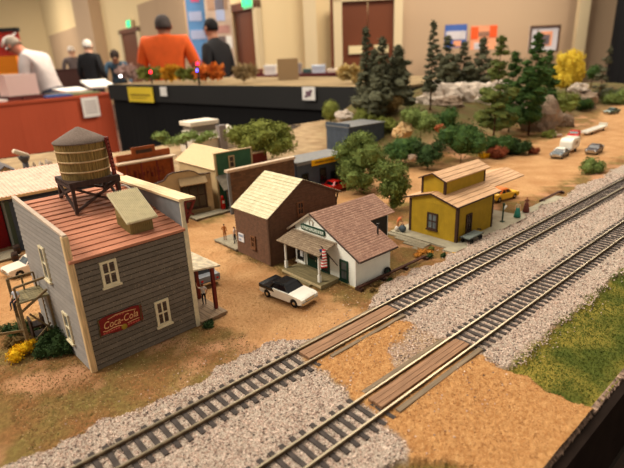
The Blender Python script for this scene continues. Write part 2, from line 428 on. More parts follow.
# ---------------------------------------------------------------- people
def person(label, loc, rot, k=1/87., shirt=(220, 220, 215), pants=(50, 50, 60), hair=(60, 45, 35), skin=(214, 160, 128),
           pose=None, long_sleeve=False, bulk=1., skirt=None, face=0., cat='person', group=None, room_pos=False, hat=None, shoe=(40, 32, 28)):
    J = {'pel': (0, 0, .95, .135), 'wai': (0, 0, 1.1, .125), 'che': (0, 0, 1.32, .145), 'nec': (0, .01, 1.475, .066), 'hd0': (0, -.005, 1.535, .066), 'hd1': (0, -.015, 1.6, .084), 'hd2': (0, -.012, 1.665, .07)}
    for sd, sg in (('L', 1), ('R', -1)):
        J['sh'+sd] = (sg*.18, .01, 1.42, .062); J['el'+sd] = (sg*.25, .03, 1.15, .046); J['wr'+sd] = (sg*.25, -.07, .93, .031); J['ha'+sd] = (sg*.245, -.1, .86, .03)
        J['hi'+sd] = (sg*.09, 0, .89, .09); J['kn'+sd] = (sg*.1, -.02, .5, .06); J['an'+sd] = (sg*.1, .02, .09, .042); J['to'+sd] = (sg*.11, -.14, .035, .035)
    for q, p in (pose or {}).items(): J[q] = tuple(p)+(J[q][3],)
    E = [('pel', 'wai'), ('wai', 'che'), ('che', 'nec'), ('nec', 'hd0'), ('hd0', 'hd1'), ('hd1', 'hd2')]
    for sd in 'LR':
        E += [('che', 'sh'+sd), ('sh'+sd, 'el'+sd), ('el'+sd, 'wr'+sd), ('wr'+sd, 'ha'+sd), ('pel', 'hi'+sd), ('hi'+sd, 'kn'+sd), ('kn'+sd, 'an'+sd), ('an'+sd, 'to'+sd)]
    names = list(J); idx = {n: i for i, n in enumerate(names)}
    me = bpy.data.meshes.new('skeleton'); me.from_pydata([J[n][:3] for n in names], [(idx[a], idx[b]) for a, b in E], [])
    bm = bmesh.new(); bm.from_mesh(me); lay = bm.verts.layers.skin.verify()
    for i, v in enumerate(bm.verts):
        r = J[names[i]][3]*(bulk if names[i][:2] in ('pe', 'wa', 'ch', 'sh', 'el', 'hi', 'kn') else 1.)
        v[lay].radius = (r, r*(.78 if names[i] in ('pel', 'wai', 'che') else 1.)); v[lay].use_root = names[i] == 'pel'
    bm.to_mesh(me); bm.free()
    tmp = bpy.data.objects.new('skeleton', me); COL.objects.link(tmp)
    tmp.modifiers.new('skin', 'SKIN').use_smooth_shade = True
    sb = tmp.modifiers.new('sub', 'SUBSURF'); sb.levels = sb.render_levels = 1 if k < .1 else 2
    dg = bpy.context.evaluated_depsgraph_get(); sk = bpy.data.meshes.new_from_object(tmp.evaluated_get(dg))
    bpy.data.objects.remove(tmp)
    mb = MB(1.)
    V3 = {n: Vector(J[n][:3]) for n in J}
    # clothing regions by nearest bone
    def region(p):
        best = (9, None, 0)
        for a, b in E:
            A, B = V3[a], V3[b]; t = max(0, min(1, (p-A).dot(B-A)/max(1e-9, (B-A).length_squared))); d = (p-A.lerp(B, t)).length-.5*(J[a][3]*(1-t)+J[b][3]*t)
            if d < best[0]: best = (d, (a, b), t)
        a, b = best[1]; t = best[2]
        if a == 'nec' and t < .2: return 1
        if a in ('nec', 'hd0', 'hd1'): return 0
        if a == 'che' and b == 'nec': return 1
        if a in ('pel',) and b == 'wai': return 2 if t < .35 else 1
        if a in ('wai', 'che'): return 1
        if a[:2] == 'sh': return 1 if (long_sleeve or t < .75) else 0
        if a[:2] == 'el': return 1 if long_sleeve and t < .95 else 0
        if a[:2] == 'wr': return 0
        if a[:2] == 'an': return 3
        return 2
    vs = [tuple(v.co) for v in sk.vertices]; o = len(mb.v); mb.v += vs
    for p in sk.polygons:
        mb.f.append(tuple(o+i for i in p.vertices)); mb.m.append(region(p.center)); mb.sm.append(True)
    bpy.data.meshes.remove(sk); bpy.data.meshes.remove(me)
    for sd in 'LR':                                              # five fingers per hand
        w, h = V3['wr'+sd], V3['ha'+sd]; d = (h-w).normalized(); side = Vector((0, 1, 0)) if abs(d.y) < .8 else Vector((1, 0, 0))
        side = (side-d*side.dot(d)).normalized(); nrm = d.cross(side); nrm *= (1 if sd == 'L' else -1)
        for q, L in ((-.024, .066), (-.008, .076), (.008, .072), (.023, .056)):
            a = h+side*q; b = a+d*L*.55-nrm*.006; e = b+d*L*.45-nrm*.022
            mb.tube(a-d*.03, b, .0095, .0085, 6); mb.tube(b, e, .0085, .007, 6)
        a = h-d*.04-side*.024; b = a-side*.026+d*.03; mb.tube(a, b, .011, .01, 6); mb.tube(b, b+d*.032-side*.006, .01, .008, 6)
    hc = V3['hd1']; ax = (V3['hd2']-V3['hd0']).normalized(); ca, sa = math.sin(face), -math.cos(face)
    fw = Vector((ca, sa, 0)); fw = (fw-ax*fw.dot(ax)).normalized(); rt = fw.cross(ax)
    tip = hc+fw*.092-ax*.02; mb.tube(hc+fw*.066+ax*.02, tip, .008, .014, 6)
    for sg in (-1, 1):
        e = hc+fw*.072+rt*.03*sg+ax*.015; mb.ball(e, .013, 6, 4); q = hc+rt*.08*sg; mb.ball(q, (.014, .02, .03), 6)
    mb.box((hc+fw*.074-ax*.052)-Vector((.02, .006, .005)), (hc+fw*.074-ax*.052)+Vector((.02, .006, .005)), 5)
    cols = [skin, shirt, pants, shoe]
    mats = []
    for nm, cc in zip(('skin', 'shirt', 'trousers', 'shoes'), cols):
        key = nm+str(cc)
        if key not in MT: P(key, c(*cc), .75, .12, 12, k=1.)
        mats.append(MT[key])
    if 'eye' not in MT: P('eye', c(30, 24, 22), .3, .1, 12, k=1.); P('mouth', c(150, 84, 76), .6, .1, 12, k=1.)
    mats += [MT['eye'], MT['mouth']]
    mb.v = [(x*k, y*k, z*k) for x, y, z in mb.v]
    t = rthing('person', label, cat, *loc, rot, group) if room_pos else thing('person', label, cat, loc, rot, group)
    mb.build('body', mats, t)
    key = 'hair'+str(hair)
    if key not in MT: P(key, c(*hair), .8, .25, 30, k=1.)
    hb = MB(k); up = ax; Mh = Matrix((rt, -fw, up)).transposed().to_4x4(); Mh.translation = hc+up*.022-fw*.018
    prof = [(.001, .1), (.04, .091), (.07, .062), (.086, .02), (.086, -.02), (.078, -.05), (.06, -.03)]
    hb.lathe(prof, (0, 0, 0), 14, 0, True, Mh); hb.build('hair', MT[key], t)
    if skirt:
        key = 'skirt'+str(skirt)
        if key not in MT: P(key, c(*skirt), .8, .15, 12, k=1.)
        MB(k).lathe([(.17, 1.06), (.21, .92), (.3, .5), (.36, .08), (.3, .06), (.01, .9)], (0, 0, 0), 14).build('skirt', MT[key], t)
    return t

# ---------------------------------------------------------------- ground of the layout
def sst(a, b, x):
    t = np.clip((x-a)/(b-a), 0, 1); return t*t*(3-2*t)
def wob(u, v, s, seed=0.):
    return np.sin(u/s+seed)*np.cos(v/s*1.3+seed*2)+.6*np.sin(u/s*2.3+v/s*1.7+seed)+.4*np.sin(v/s*3.1-u/s*2.9+seed*3)
def hill(u, v):
    edge = 575+60*np.exp(-((u-700)/200)**2)+.09*np.maximum(0, u-1400)
    k = sst(730, 970, u-.9*np.maximum(0, v-780))
    return (60*sst(0, 190, v-edge)*k+8*sst(100, 500, v-edge)*k*wob(u, v, 60))*(1-.75*sst(1500, 1900, u))
def bal_hi(u): return 259-22*np.exp(-((u-234)/50)**4)+4*np.sin(u/23)+2*np.sin(u/7.)+8*sst(500, 800, u)
def bal_lo(u): return 121+2.5*np.sin(u/17.)+1.5*np.sin(u/6.+1)
def earth(u, v): return sst(570, 680, v)*sst(640, 860, u-.9*np.maximum(0, v-780))
def zones(u, v):
    w = wob(u, v, 9)*1.6+wob(u, v, 3.1, 2)*.8
    bal = sst(-2, 2, bal_hi(u)-v+w)*sst(-2, 2, v-bal_lo(u)+w)
    cross = sst(-3, 3, u-(183-.13*(213-v))+w)*sst(-3, 3, (270-.0*(v-172))-u+w)*(v < 236)
    grey_in = sst(-4, 4, u-226+w*2-(v-186)*.6)*sst(-4, 4, 194-v+w*1.5+(u-240)*.06)*(v > 170)
    cross_mid = cross*(1-.75*grey_in)*(v > 128)
    pad = sst(-3, 3, u-(165+np.where(v > 118, .6*(v-118), .65*(118-v)))+w*1.3)*sst(-3, 3, (267-.0*v)-u+w)*(v <= 150)
    street = sst(-7, 7, u-(176-.10*(v-236))+w*2)*sst(-7, 7, 262+22*sst(246, 290, v)*0-u+w*2)*sst(-4, 4, v-236)*sst(560, 500, v)
    main = sst(-14, 14, 545-65*sst(620, 900, u)+90*sst(1350, 1750, u)-v+w*4)*sst(-14, 14, v-(446-150*sst(480, 660, u)+130*sst(1250, 1650, u))+w*4)
    side = sst(-10, 10, v-440+w*3)*sst(-10, 10, 640-v)*sst(-8, 8, 120-u)
    road = np.maximum(np.maximum(street, main), side)
    orange = np.maximum(cross_mid, pad)
    sand = sst(560, 680, v)*(1-earth(u, v))
    grass = sst(-3, 3, 124-v+w)*(1-pad)*np.where(u > 200, 1, sst(-5, 5, 112-v+w*2))
    return bal*(1-np.maximum(cross_mid*(v > 128), np.where(v < 150, pad, 0)))*1.+0*u, road, orange, grass, sand
def gz(u, v):
    bal, road, orange, grass, sand = zones(u, v)
    return 2.7*bal+3.8*orange*sst(205, 150, np.abs(v-190)*0+150)*1+1.0*sst(236, 260, v)*0+hill(u, v)+.35*wob(u, v, 14, 1.)*(1-bal)
def gz1(u, v): return float(gz(np.array([float(u)]), np.array([float(v)]))[0])
def ground():
    us = np.concatenate([np.arange(-220, 0, 8), np.arange(0, 420, 2.), np.arange(420, 900, 4.), np.arange(900, 2700, 14.)])
    vs = np.concatenate([np.arange(70, 290, 2.), np.arange(290, 480, 3.), np.arange(480, 900, 8.), np.arange(900, 1346, 14.)])
    U, Vv = np.meshgrid(us, vs, indexing='ij'); Z = gz(U, Vv)
    near = (U < 1000)
    Z = Z+rng.normal(size=Z.shape)*.16*near
    X = np.stack([U, Vv, Z], -1).reshape(-1, 3); nu, nv = U.shape
    i = (np.arange(nu-1)[:, None]*nv+np.arange(nv-1)[None, :]).ravel()
    F = np.stack([i, i+nv, i+nv+1, i+1], 1); F = F[~((X[F[:, 2], 1] > 1181)&(X[F[:, 0], 0] > 414))]
    m, nt, b = newmat('scenery_ground')
    v = coords(nt)
    at = nd(nt, 'ShaderNodeAttribute', attribute_name='zone_a'); s1 = nd(nt, 'ShaderNodeSeparateColor'); nt.links.new(at.outputs['Color'], s1.inputs[0])
    at2 = nd(nt, 'ShaderNodeAttribute', attribute_name='zone_b'); s2 = nd(nt, 'ShaderNodeSeparateColor'); nt.links.new(at2.outputs['Color'], s2.inputs[0])
    n1 = nz(nt, v, .03, 5.); n2 = nz(nt, v, .35, 4.); n3 = nz(nt, v, 1.1, 2.)
    turf = mixc(nt, ramp(nt, n1, .40, .60), c(150, 106, 66), c(134, 116, 66))
    turf = mixc(nt, ramp(nt, n2, .42, .62), mixc(nt, .5, turf, c(104, 78, 46)), turf)
    clayn = nz(nt, v, .017, 3.)
    turf = mixc(nt, ramp(nt, clayn, .54, .64), turf, c(198, 148, 110))
    road = mixc(nt, ramp(nt, n1, .35, .65), c(186, 138, 92), c(206, 162, 114))
    road = mixc(nt, ramp(nt, n2, .36, .5), mixc(nt, .35, road, c(150, 104, 62)), road)
    road = mixc(nt, ramp(nt, n3, .55, .75), road, c(188, 134, 84))
    org = mixc(nt, ramp(nt, n2, .35, .65), c(168, 118, 70), c(194, 146, 94)); org = mixc(nt, ramp(nt, n3, .6, .75), org, c(216, 178, 128))
    bal = mixc(nt, ramp(nt, n3, .35, .65), c(138, 122, 108), c(206, 190, 174))
    gr = mixc(nt, ramp(nt, n1, .38, .62), c(82, 90, 36), c(148, 132, 58))
    snd = mixc(nt, ramp(nt, n1, .35, .65), c(150, 124, 94), c(184, 158, 122))
    he = mixc(nt, ramp(nt, n1, .38, .6), c(104, 84, 54), c(96, 92, 52)); turf = mixc(nt, s2.outputs[2], turf, he)
    col = mixc(nt, s2.outputs[1], turf, snd); col = mixc(nt, s1.outputs[1], col, road); col = mixc(nt, s1.outputs[0], col, bal)
    col = mixc(nt, s2.outputs[0], col, gr); col = mixc(nt, s1.outputs[2], col, org)
    nt.links.new(col, b.inputs['Base Color']); spec(b, .95, 0, .1)
    bump(nt, b, nz(nt, v, 1.9, 3.), .0011, .9)
    o = npmesh('ground', X, F, m); o['kind'] = 'structure'
    za = o.data.color_attributes.new('zone_a', 'FLOAT_COLOR', 'POINT'); zb = o.data.color_attributes.new('zone_b', 'FLOAT_COLOR', 'POINT')
    B, R, O, G, SD = [q.ravel() for q in zones(U, Vv)]
    za.data.foreach_set('color', np.stack([B, R, O, np.ones_like(B)], 1).astype(np.float32).ravel())
    zb.data.foreach_set('color', np.stack([G, SD, earth(U, Vv).ravel(), np.ones_like(B)], 1).astype(np.float32).ravel())
ground()

def stones():
    n = 58000; u = np.concatenate([rng.random(n)*460-10, 450+rng.random(15000)*420]); v = 108+rng.random(len(u))*170
    keep = rng.random(len(u)) < zones(u, v)[0]*.95+.02*(np.abs(v-190) < 90)
    for tc in (224.8, 158.2):                                    # keep the rails and tie tops clear
        for dv in (-8.35, 8.35): keep &= np.abs(v-(tc+dv)) > 1.6
    u, v = u[keep], v[keep]; n = len(u)
    tie = np.zeros(n, bool)
    for tc, off in ((224.8, 0.), (158.2, 3.)):
        ph = (u-off) % 7.4; tie |= (np.abs(v-tc) < 9.5+4.5*(rng.random(n) < .35))&((ph < 2.0)|(ph > 5.4))
    z = gz(u, v)+np.where(tie, -1.0, .1)
    s = (.45+.5*rng.random(n))*(1+.35*(u > 450))
    base = np.array([(1, 0, 0), (-.5, .87, 0), (-.5, -.87, 0), (0, 0, 1.), (0, 0, -1.)])
    tri = np.array([(0, 1, 3), (1, 2, 3), (2, 0, 3), (1, 0, 4), (2, 1, 4), (0, 2, 4)])
    q = base[None]*(.7+.6*rng.random((n, 5, 1)))
    a = rng.random(n)*6.283; bb = rng.normal(size=n)*.6; ca, sa, cb, sb = np.cos(a), np.sin(a), np.cos(bb), np.sin(bb)
    x, y, zz = q[..., 0], q[..., 1], q[..., 2]
    y, zz = y*cb[:, None]-zz*sb[:, None], y*sb[:, None]+zz*cb[:, None]
    x, y = x*ca[:, None]-y*sa[:, None], x*sa[:, None]+y*ca[:, None]
    V = np.stack([x, y, zz*.8], -1)*s[:, None, None]+np.stack([u, v, z], 1)[:, None]
    F = (tri[None]+np.arange(n)[:, None, None]*5).reshape(-1, 3)
    mi = np.repeat(rng.choice(4, n, p=[.36, .36, .21, .07]), 6)
    ms = [M_plain('stone%d' % i, cc, .9, .1, .3) for i, cc in enumerate((c(222, 200, 184), c(194, 168, 152), c(142, 120, 108), c(82, 72, 66)))]
    o = npmesh('ballast_stones', V.reshape(-1, 3), F, ms, None, mi)
    tag(o, 'loose grey and pink ballast stones spread around both tracks', 'ballast', None, 'stuff')
stones()
def grass():
    n = 52000; u = rng.random(n)*560+90; v = 73+rng.random(n)*54
    G = zones(u, v); keep = rng.random(n) < G[3]*(1-G[2])*.9; u, v = u[keep], v[keep]; n = len(u)
    z = gz(u, v); a = rng.random(n)*6.283; h = .6+.9*rng.random(n); w = .3+.35*rng.random(n); lx, ly = rng.normal(size=n)*.8, rng.normal(size=n)*.8
    p = np.stack([u, v, z-.3], 1); d = np.stack([np.cos(a)*w, np.sin(a)*w, a*0], 1); t = np.stack([lx, ly, h], 1)
    V = np.stack([p-d, p+d, p+t], 1).reshape(-1, 3); F = np.arange(len(V)).reshape(-1, 3)
    tag(npmesh('grass', V, F, MT['grass']), 'short green model grass beside the near track at the layout edge', 'grass', None, 'stuff')
grass()
def grains():
    """coarse turf and dirt crumbs"""
    n = 80000; u = rng.random(n)*330+20; v = 74+rng.random(n)*400
    B, R, O, G, SD = zones(u, v); pr = np.clip(.75*(1-B)*(1-R)*(1-G)*(1-O)+.9*O+.3*R*(1-B), 0, 1)
    keep = (rng.random(n) < pr)&~((np.abs(v-224.8) < 11)|(np.abs(v-158.2) < 11))
    u, v, O, R = u[keep], v[keep], O[keep], R[keep]; n = len(u); z = gz(u, v)
    s = .32+.42*rng.random(n); base = np.array([(1, 0, 0), (-.5, .87, 0), (-.5, -.87, 0), (0, 0, .9)]); tri = np.array([(0, 1, 3), (1, 2, 3), (2, 0, 3)])
    a = rng.random(n)*6.283; ca, sa = np.cos(a)[:, None], np.sin(a)[:, None]
    x = base[None, :, 0]*ca-base[None, :, 1]*sa; y = base[None, :, 0]*sa+base[None, :, 1]*ca; zz = np.broadcast_to(base[None, :, 2], x.shape)
    V = np.stack([x, y, zz], -1)*s[:, None, None]+np.stack([u, v, z-.05], 1)[:, None]
    F = (tri[None]+np.arange(n)[:, None, None]*4).reshape(-1, 3)
    k = np.where(O > .5, rng.choice([0, 1], n), np.where(R > .5, rng.choice([1, 2], n), rng.choice([3, 4, 5], n, p=[.45, .4, .15])))
    ms = [M_plain('crumb%d' % i, cc, .95, .1, .3) for i, cc in enumerate((c(172, 122, 74), c(206, 160, 108), c(192, 148, 98), c(138, 102, 64), c(126, 112, 64), c(196, 166, 120)))]
    tag(npmesh('turf_crumbs', V.reshape(-1, 3), F, ms, None, np.repeat(k, 3)), 'sandy and brown turf crumbs scattered over street, yards and crossing', 'scatter', None, 'stuff')
grains()

# ---------------------------------------------------------------- tracks and crossing
def track(label, vc, u0, u1, p0, p1, off, skip=None, nmax=100, name='railway_track'):
    t = thing(name, label, 'railway track', (0, vc, 0))
    for dv in (-8.35, 8.35):
        r = MB()
        r.box((u0, dv-.75, 3.6), (u1, dv+.75, 4.0), 1); r.box((u0, dv-.3, 4.0), (u1, dv+.3, 5.2), 1); r.box((u0, dv-.6, 5.2), (u1, dv+.6, 6.1), 0)
        r.build('rail', [MT['steel'], MT['rail_side']], t)
    tie = None; rest = MB(); k = math.ceil((u0-off)/7.4); cnt = 0
    while off+k*7.4 < u1:
        u = off+k*7.4; k += 1
        if skip and skip[0] < u < skip[1]: continue
        if p0 < u < p1 and cnt < nmax:
            cnt += 1
            if tie is None:
                tie = MB().box((-1.5, -15, 1.7), (1.5, 15, 3.7)).build('tie', MT['tie'], t, (u, 0, 0), 0, .2, 1)
            else:
                q = tie.copy(); COL.objects.link(q); q.parent = t; q.location = (u*S, random.uniform(-.3, .3)*S, 0); q.rotation_euler = (0, 0, random.uniform(-.02, .02))
        else: rest.box((u-1.5, -15, 1.7), (u+1.5, 15, 3.7))
    if rest.v: tag(rest.build('ties', MT['tie'], t), kind='stuff')
    return t
track('far model railway track, next to the yellow station platform', 224.8, -150, 1180, 40, 790, 0., (187, 274), 100)
track('near model railway track, next to the green grass', 158.2, -150, 1180, 85, 640, 3., (184, 270), 90)
def panel(name, label, u0, u1, v0, v1, n, mat, z=(3.2, 5.7), group=None):
    t = thing(name, label, 'crossing plank', (u0, v0, 0), 0, group); w = (v1-v0)/n
    for i in range(n):
        MB().box((random.uniform(-.6, .6), i*w+.08, z[0]), (u1-u0+random.uniform(-.6, .6), (i+1)*w-.08, z[1]+random.uniform(-.1, .1))).build('plank', mat, t, (0, 0, 0), 0, .15, 1)
    return t
bt0 = thing('railway_track', 'thin branch track on the sand in front of the black table skirt', 'railway track', (640, 960, 0), .55)
for dv in (-8.35, 8.35): MB().box((0, dv-.6, 1.5), (385, dv+.6, 3.6)).build('rail', MT['rail_side'], bt0)
mb_ = MB()
for i_ in range(50): mb_.box((i_*7.7, -14, 0), (i_*7.7+3, 14, 1.6))
tag(mb_.build('ties', MT['tie'], bt0), kind='stuff')
panel('crossing_deck', 'brown plank deck between the rails of the far track', 184, 277, 219.0, 230.4, 2, MT['plank'])
panel('crossing_deck', 'brown plank deck between the rails of the near track', 181, 273, 152.6, 163.6, 3, MT['plank'])
panel('crossing_timber', 'grey timber along the near side of the far track crossing', 197, 277, 210.4, 213.6, 1, MT['plank_grey'], (2.6, 4.6))
panel('crossing_timber', 'grey timber along the street side of the far track crossing', 190, 272, 235.4, 238.2, 1, MT['plank_grey'], (2.2, 4.2))
panel('crossing_timber', 'grey timber along the far side of the near track crossing', 184, 268, 168.8, 172.2, 1, MT['plank_grey'], (2.6, 4.6))
panel('crossing_timber', 'grey timber along the grass side of the near track crossing', 186, 276, 143.6, 147.4, 1, MT['plank_grey'], (2.6, 4.6))

# ================================================================ TAVERN (grey shingled hall, red board roof)
ROT = math.radians(2.5)
def tavern():
    t = thing('tavern_building', 'tall grey shingled building with red board roof and water tank on top', 'building', (72.5, 318.5, 0), ROT)
    w, d = 84.5, 103.
    rz = lambda y: 83+.19*y
    mb = MB(); siding(mb, [(0, 0), (w, 0), (w, 83), (0, 83)], 3.8, .95, FACE(0, 0, 0, '-y')); mb.build('front_wall', MT['brick_shaded'], t)
    mb = MB(); siding(mb, [(0, 0), (d, 0), (d, 99), (0, 106.5)], 3.8, .6, FACE(0, d, 0, '-x'), 0, 2.2)
    for y in range(0, 103, 4): mb.box((.2, y, rz(y)+.5), (2.2, min(103, y+4), 99+7.5*(y/103)-.2), 0)
    mb.build('parapet_wall', MT['brick_lit'], t)
    MB().hexa([(-.3, -.4, 98.8), (2.5, -.4, 98.8), (2.5, d, 106.3), (-.3, d, 106.3), (-.3, -.4, 100.2), (2.5, -.4, 100.2), (2.5, d, 107.7), (-.3, d, 107.7)]).build('parapet_cap', P2('cap_pink', c(190, 170, 150)), t)
    MB().box((w-2.5, -.3, 0), (w, d, 104)).build('false_front', MT['grey_paint'], t)
    MB().box((0, d-1.5, 0), (w, d, 101)).build('back_wall', MT['grey_paint'], t)
    MB().box((-.7, -1.2, 0), (3., .4, 99)).box((-.9, -.9, 0), (.1, 2.4, 99)).build('corner_board', MT['corner_wood'], t, (0, 0, 0), 0, .2, 1)
    MB().box((w-2.9, -1.1, 0), (w+.7, .3, 104)).build('corner_board', MT['cream_paint'], t, (0, 0, 0), 0, .2, 1)
    mb = MB(); y = -3.; n = 15; st = (d-1.5+3)/n
    for i in range(n):
        a, b = y+i*st, y+(i+1)*st-.25
        x0 = 2.3 if a > -.5 else -.4; j = random.uniform(-.15, .15)
        mb.hexa([(x0, a, rz(a)-1.2), (w-2.5, a, rz(a)-1.2), (w-2.5, b, rz(b)-1.2), (x0, b, rz(b)-1.2), (x0, a, rz(a)+.55+j), (w-2.5, a, rz(a)+.55+j), (w-2.5, b, rz(b)-.1+j), (x0, b, rz(b)-.1+j)])
    mb.build('roof', MT['red_boards'], t)
    # cornice on the street side
    mb = MB()
    for i in range(4):
        x = 80.2+i*3.5; mb.hexa([(x, -2.5, 103.6-i*.25), (x+3.3, -2.5, 103.4-i*.25), (x+3.3, 112, 103.4-i*.25), (x, 112, 103.6-i*.25), (x, -2.5, 105.4-i*.25), (x+3.3, -2.5, 105.2-i*.25), (x+3.3, 112, 105.2-i*.25), (x, 112, 105.4-i*.25)])
    mb.build('cornice', MT['cornice_wood'], t)
    for k, yy in enumerate((-1, 26, 53, 80, 104)):
        mb = MB(); mb.beam((w+.4, yy, 88), (w+9, yy, 102), 1.6, 1.6); mb.beam((w+.8, yy, 102.2), (w+9.5, yy, 102.2), 1.6, 1.6); mb.beam((w+.9, yy, 86), (w+.9, yy, 102), 1.6, 1.6); mb.beam((w+.9, yy, 97), (w+7, yy, 91), 1.1, 1.1)
        mb.build('bracket', MT['oxide_red'], t)
    F = FACE(0, 0, 0, '-y')
    window(t, F, 18., 58.2, 11.2, 18, 2, 2, MT['cream_paint'], MT['glass_curtain'], 1.7, 1.)
    window(t, F, 50.4, 13.6, 11., 20.4, 2, 2, MT['cream_paint'], MT['glass_curtain'], 1.8, 1.)
    L = FACE(0, d, 0, '-x')
    window(t, L, 45, 54, 11, 26, 1, 2, MT['cream_paint'], MT['glass_grey'], 1.5, .8)
    window(t, L, 66, 12, 11, 23, 1, 2, MT['cream_paint'], MT['glass_grey'], 1.5, .8)
    # painted tin sign
    sg = MB(M=F); pts = []
    for i in range(17):
        q = i/16; pts.append((9.8+30.6*q, 36.2+1.4*math.sin(q*PI*1.0)+.5*math.sin(q*PI*3)))
    low = [(9.8+30.6*(1-i/16), 24.+.9*math.cos((1-i/16)*PI*2)) for i in range(17)]
    sg.prism(pts+low, 'y', -1.5, -.4)
    s = sg.build('wall_sign', P2('sign_red', c(124, 28, 24)), t); tag(s, 'red soda sign with cream script letters')
    lt = P2('sign_cream', c(226, 176, 122)); pk = P2('sign_pink', c(196, 92, 78)); gd = P2('sign_gold', c(158, 132, 40)); dk = MT['black_paint']
    Q = F@Matrix.Translation((24.5, -1.55, 31.2))@Matrix.Rotation(-.03, 4, 'Y')
    textobj('lettering', 'Coca-Cola', 7.4, lt, s, Q, .12, .3, sx=.78)
    sw = MB(M=F); sw.path([(11.5, -1.6, 27.6), (14, -1.65, 26.9), (18, -1.65, 27.6), (22, -1.65, 27.7), (25, -1.65, 26.8)], .32, 5)
    sw.path([(16, -1.65, 35.2), (22, -1.65, 36.4), (29, -1.65, 36.2), (36, -1.65, 35.1)], .28, 5)
    sw.path([(29, -1.65, 27), (33, -1.65, 27.6), (37.5, -1.65, 27.6)], .28, 5); sw.build('swash', lt, s)
    rr = MB(M=F)
    for i in range(7): rr.box((11.5+i*1.7, -1.6, 25.2+.06*i), (12.7+i*1.7, -1.5, 26.2+.06*i))
    for i in range(5): rr.box((29+i*1.8, -1.6, 25.3), (30.3+i*1.8, -1.5, 26.3))
    for i in range(5): rr.box((18+i*2, -1.6, 35.0+.25*math.sin(i)), (19.3+i*2, -1.5, 35.6+.2*math.sin(i)))
    rr.build('small_print', pk, s)
    MB(M=F@Matrix.Translation((26.2, -1.5, 25.2))@Matrix.Rotation(PI/2, 4, 'X')).lathe([(2.1, 0), (2.1, .2), (1.4, .35), (.1, .35)], n=16).build('bottle_cap', gd, s)
    for x0 in (9.4, 39.2):
        MB(M=F).path([(x0, -1.5, 24), (x0-.3, -1.6, 28), (x0+.4, -1.6, 32), (x0, -1.6, 36.8), (x0+1.4, -1.6, 37.2)], .5, 5).build('scroll_edge', P2('sign_dark_gold', c(92, 74, 40)), s)
    # porch
    pm = MB()
    for i in range(6): pm.box((w+.5+i*4.2, -3+random.uniform(-.4, .4), 1.6), (w+4.5+i*4.2, 84, 3.6))
    pm.box((w+.5, -2, 0), (w+25, 83, 1.7)); pm.build('porch_deck', MT['deck_wood'], t)
    MB().slab([(w, -2, 48.5), (w+26.5, 1.5, 43.2), (w+26.5, 86, 43.2), (w, 86, 48.5)], 1.3).build('porch_roof', P2('porch_tin', c(222, 206, 176), .7, .45, .2), t)
    for yy in (8, 34, 60, 82): MB().beam((w+22, yy, 3.5), (w+22, yy, 43), 2.6, 2.6).beam((w+22, yy, 38), (w+17, yy, 43.6), 1.2, 1.2).build('porch_post', MT['oxide_red'], t)
    MB(M=FACE(w, 20, 0, '+x')).box((0, -.6, 3.5), (14, .1, 36)).build('door', MT['oxide_red'], t)
    # roof hatch
    hb = MB(); x0, x1, y0, y1 = 47, 64, 10, 31; zf, zb = 95.5, 108.5
    hb.hexa([(x0, y0, rz(y0)-1), (x1, y0, rz(y0)-1), (x1, y1, rz(y1)-1), (x0, y1, rz(y1)-1), (x0, y0, zf), (x1, y0, zf), (x1, y1, zb), (x0, y1, zb)])
    for i in range(11): q = x0+.6+i*1.55; hb.box((q, y0-.5, rz(y0)-.5), (q+.8, y0, zf-.3))
    for i in range(9): q = y0+1+i*2.2; hb.box((x0-.4, q, rz(q)), (x0, q+1.1, zf-.5))
    hatch = hb.build('roof_hatch', P2('hatch_olive', c(140, 122, 74)), t)
    hr = MB(); A, B = (43.8, 6.2, 94.6), (67, 33, 111.2); sl = (B[2]-A[2])/(B[1]-A[1])
    hr.hexa([(A[0], A[1], A[2]-.7), (B[0], A[1], A[2]-.7), (B[0], B[1], B[2]-.7), (A[0], B[1], B[2]-.7), (A[0], A[1], A[2]), (B[0], A[1], A[2]), (B[0], B[1], B[2]), (A[0], B[1], B[2])])
    x = A[0]+.2
    while x < B[0]-.6:
        hr.prism([(x, 0), (x+.8, 0), (x+.62, .95), (x+.18, .95)], 'y', 0, 1, 0, Matrix(((1, 0, 0, 0), (0, B[1]-A[1], 0, A[1]), (0, B[2]-A[2], 1, A[2]-.02), (0, 0, 0, 1)))); x += 1.28
    hr.build('hatch_roof', MT['corrugated'], hatch)
def P2(key, col, rough=.7, var=.15, scale=.3, **kw):
    if key not in MT: P(key, col, rough, var, scale, **kw)
    return MT[key]
tavern()

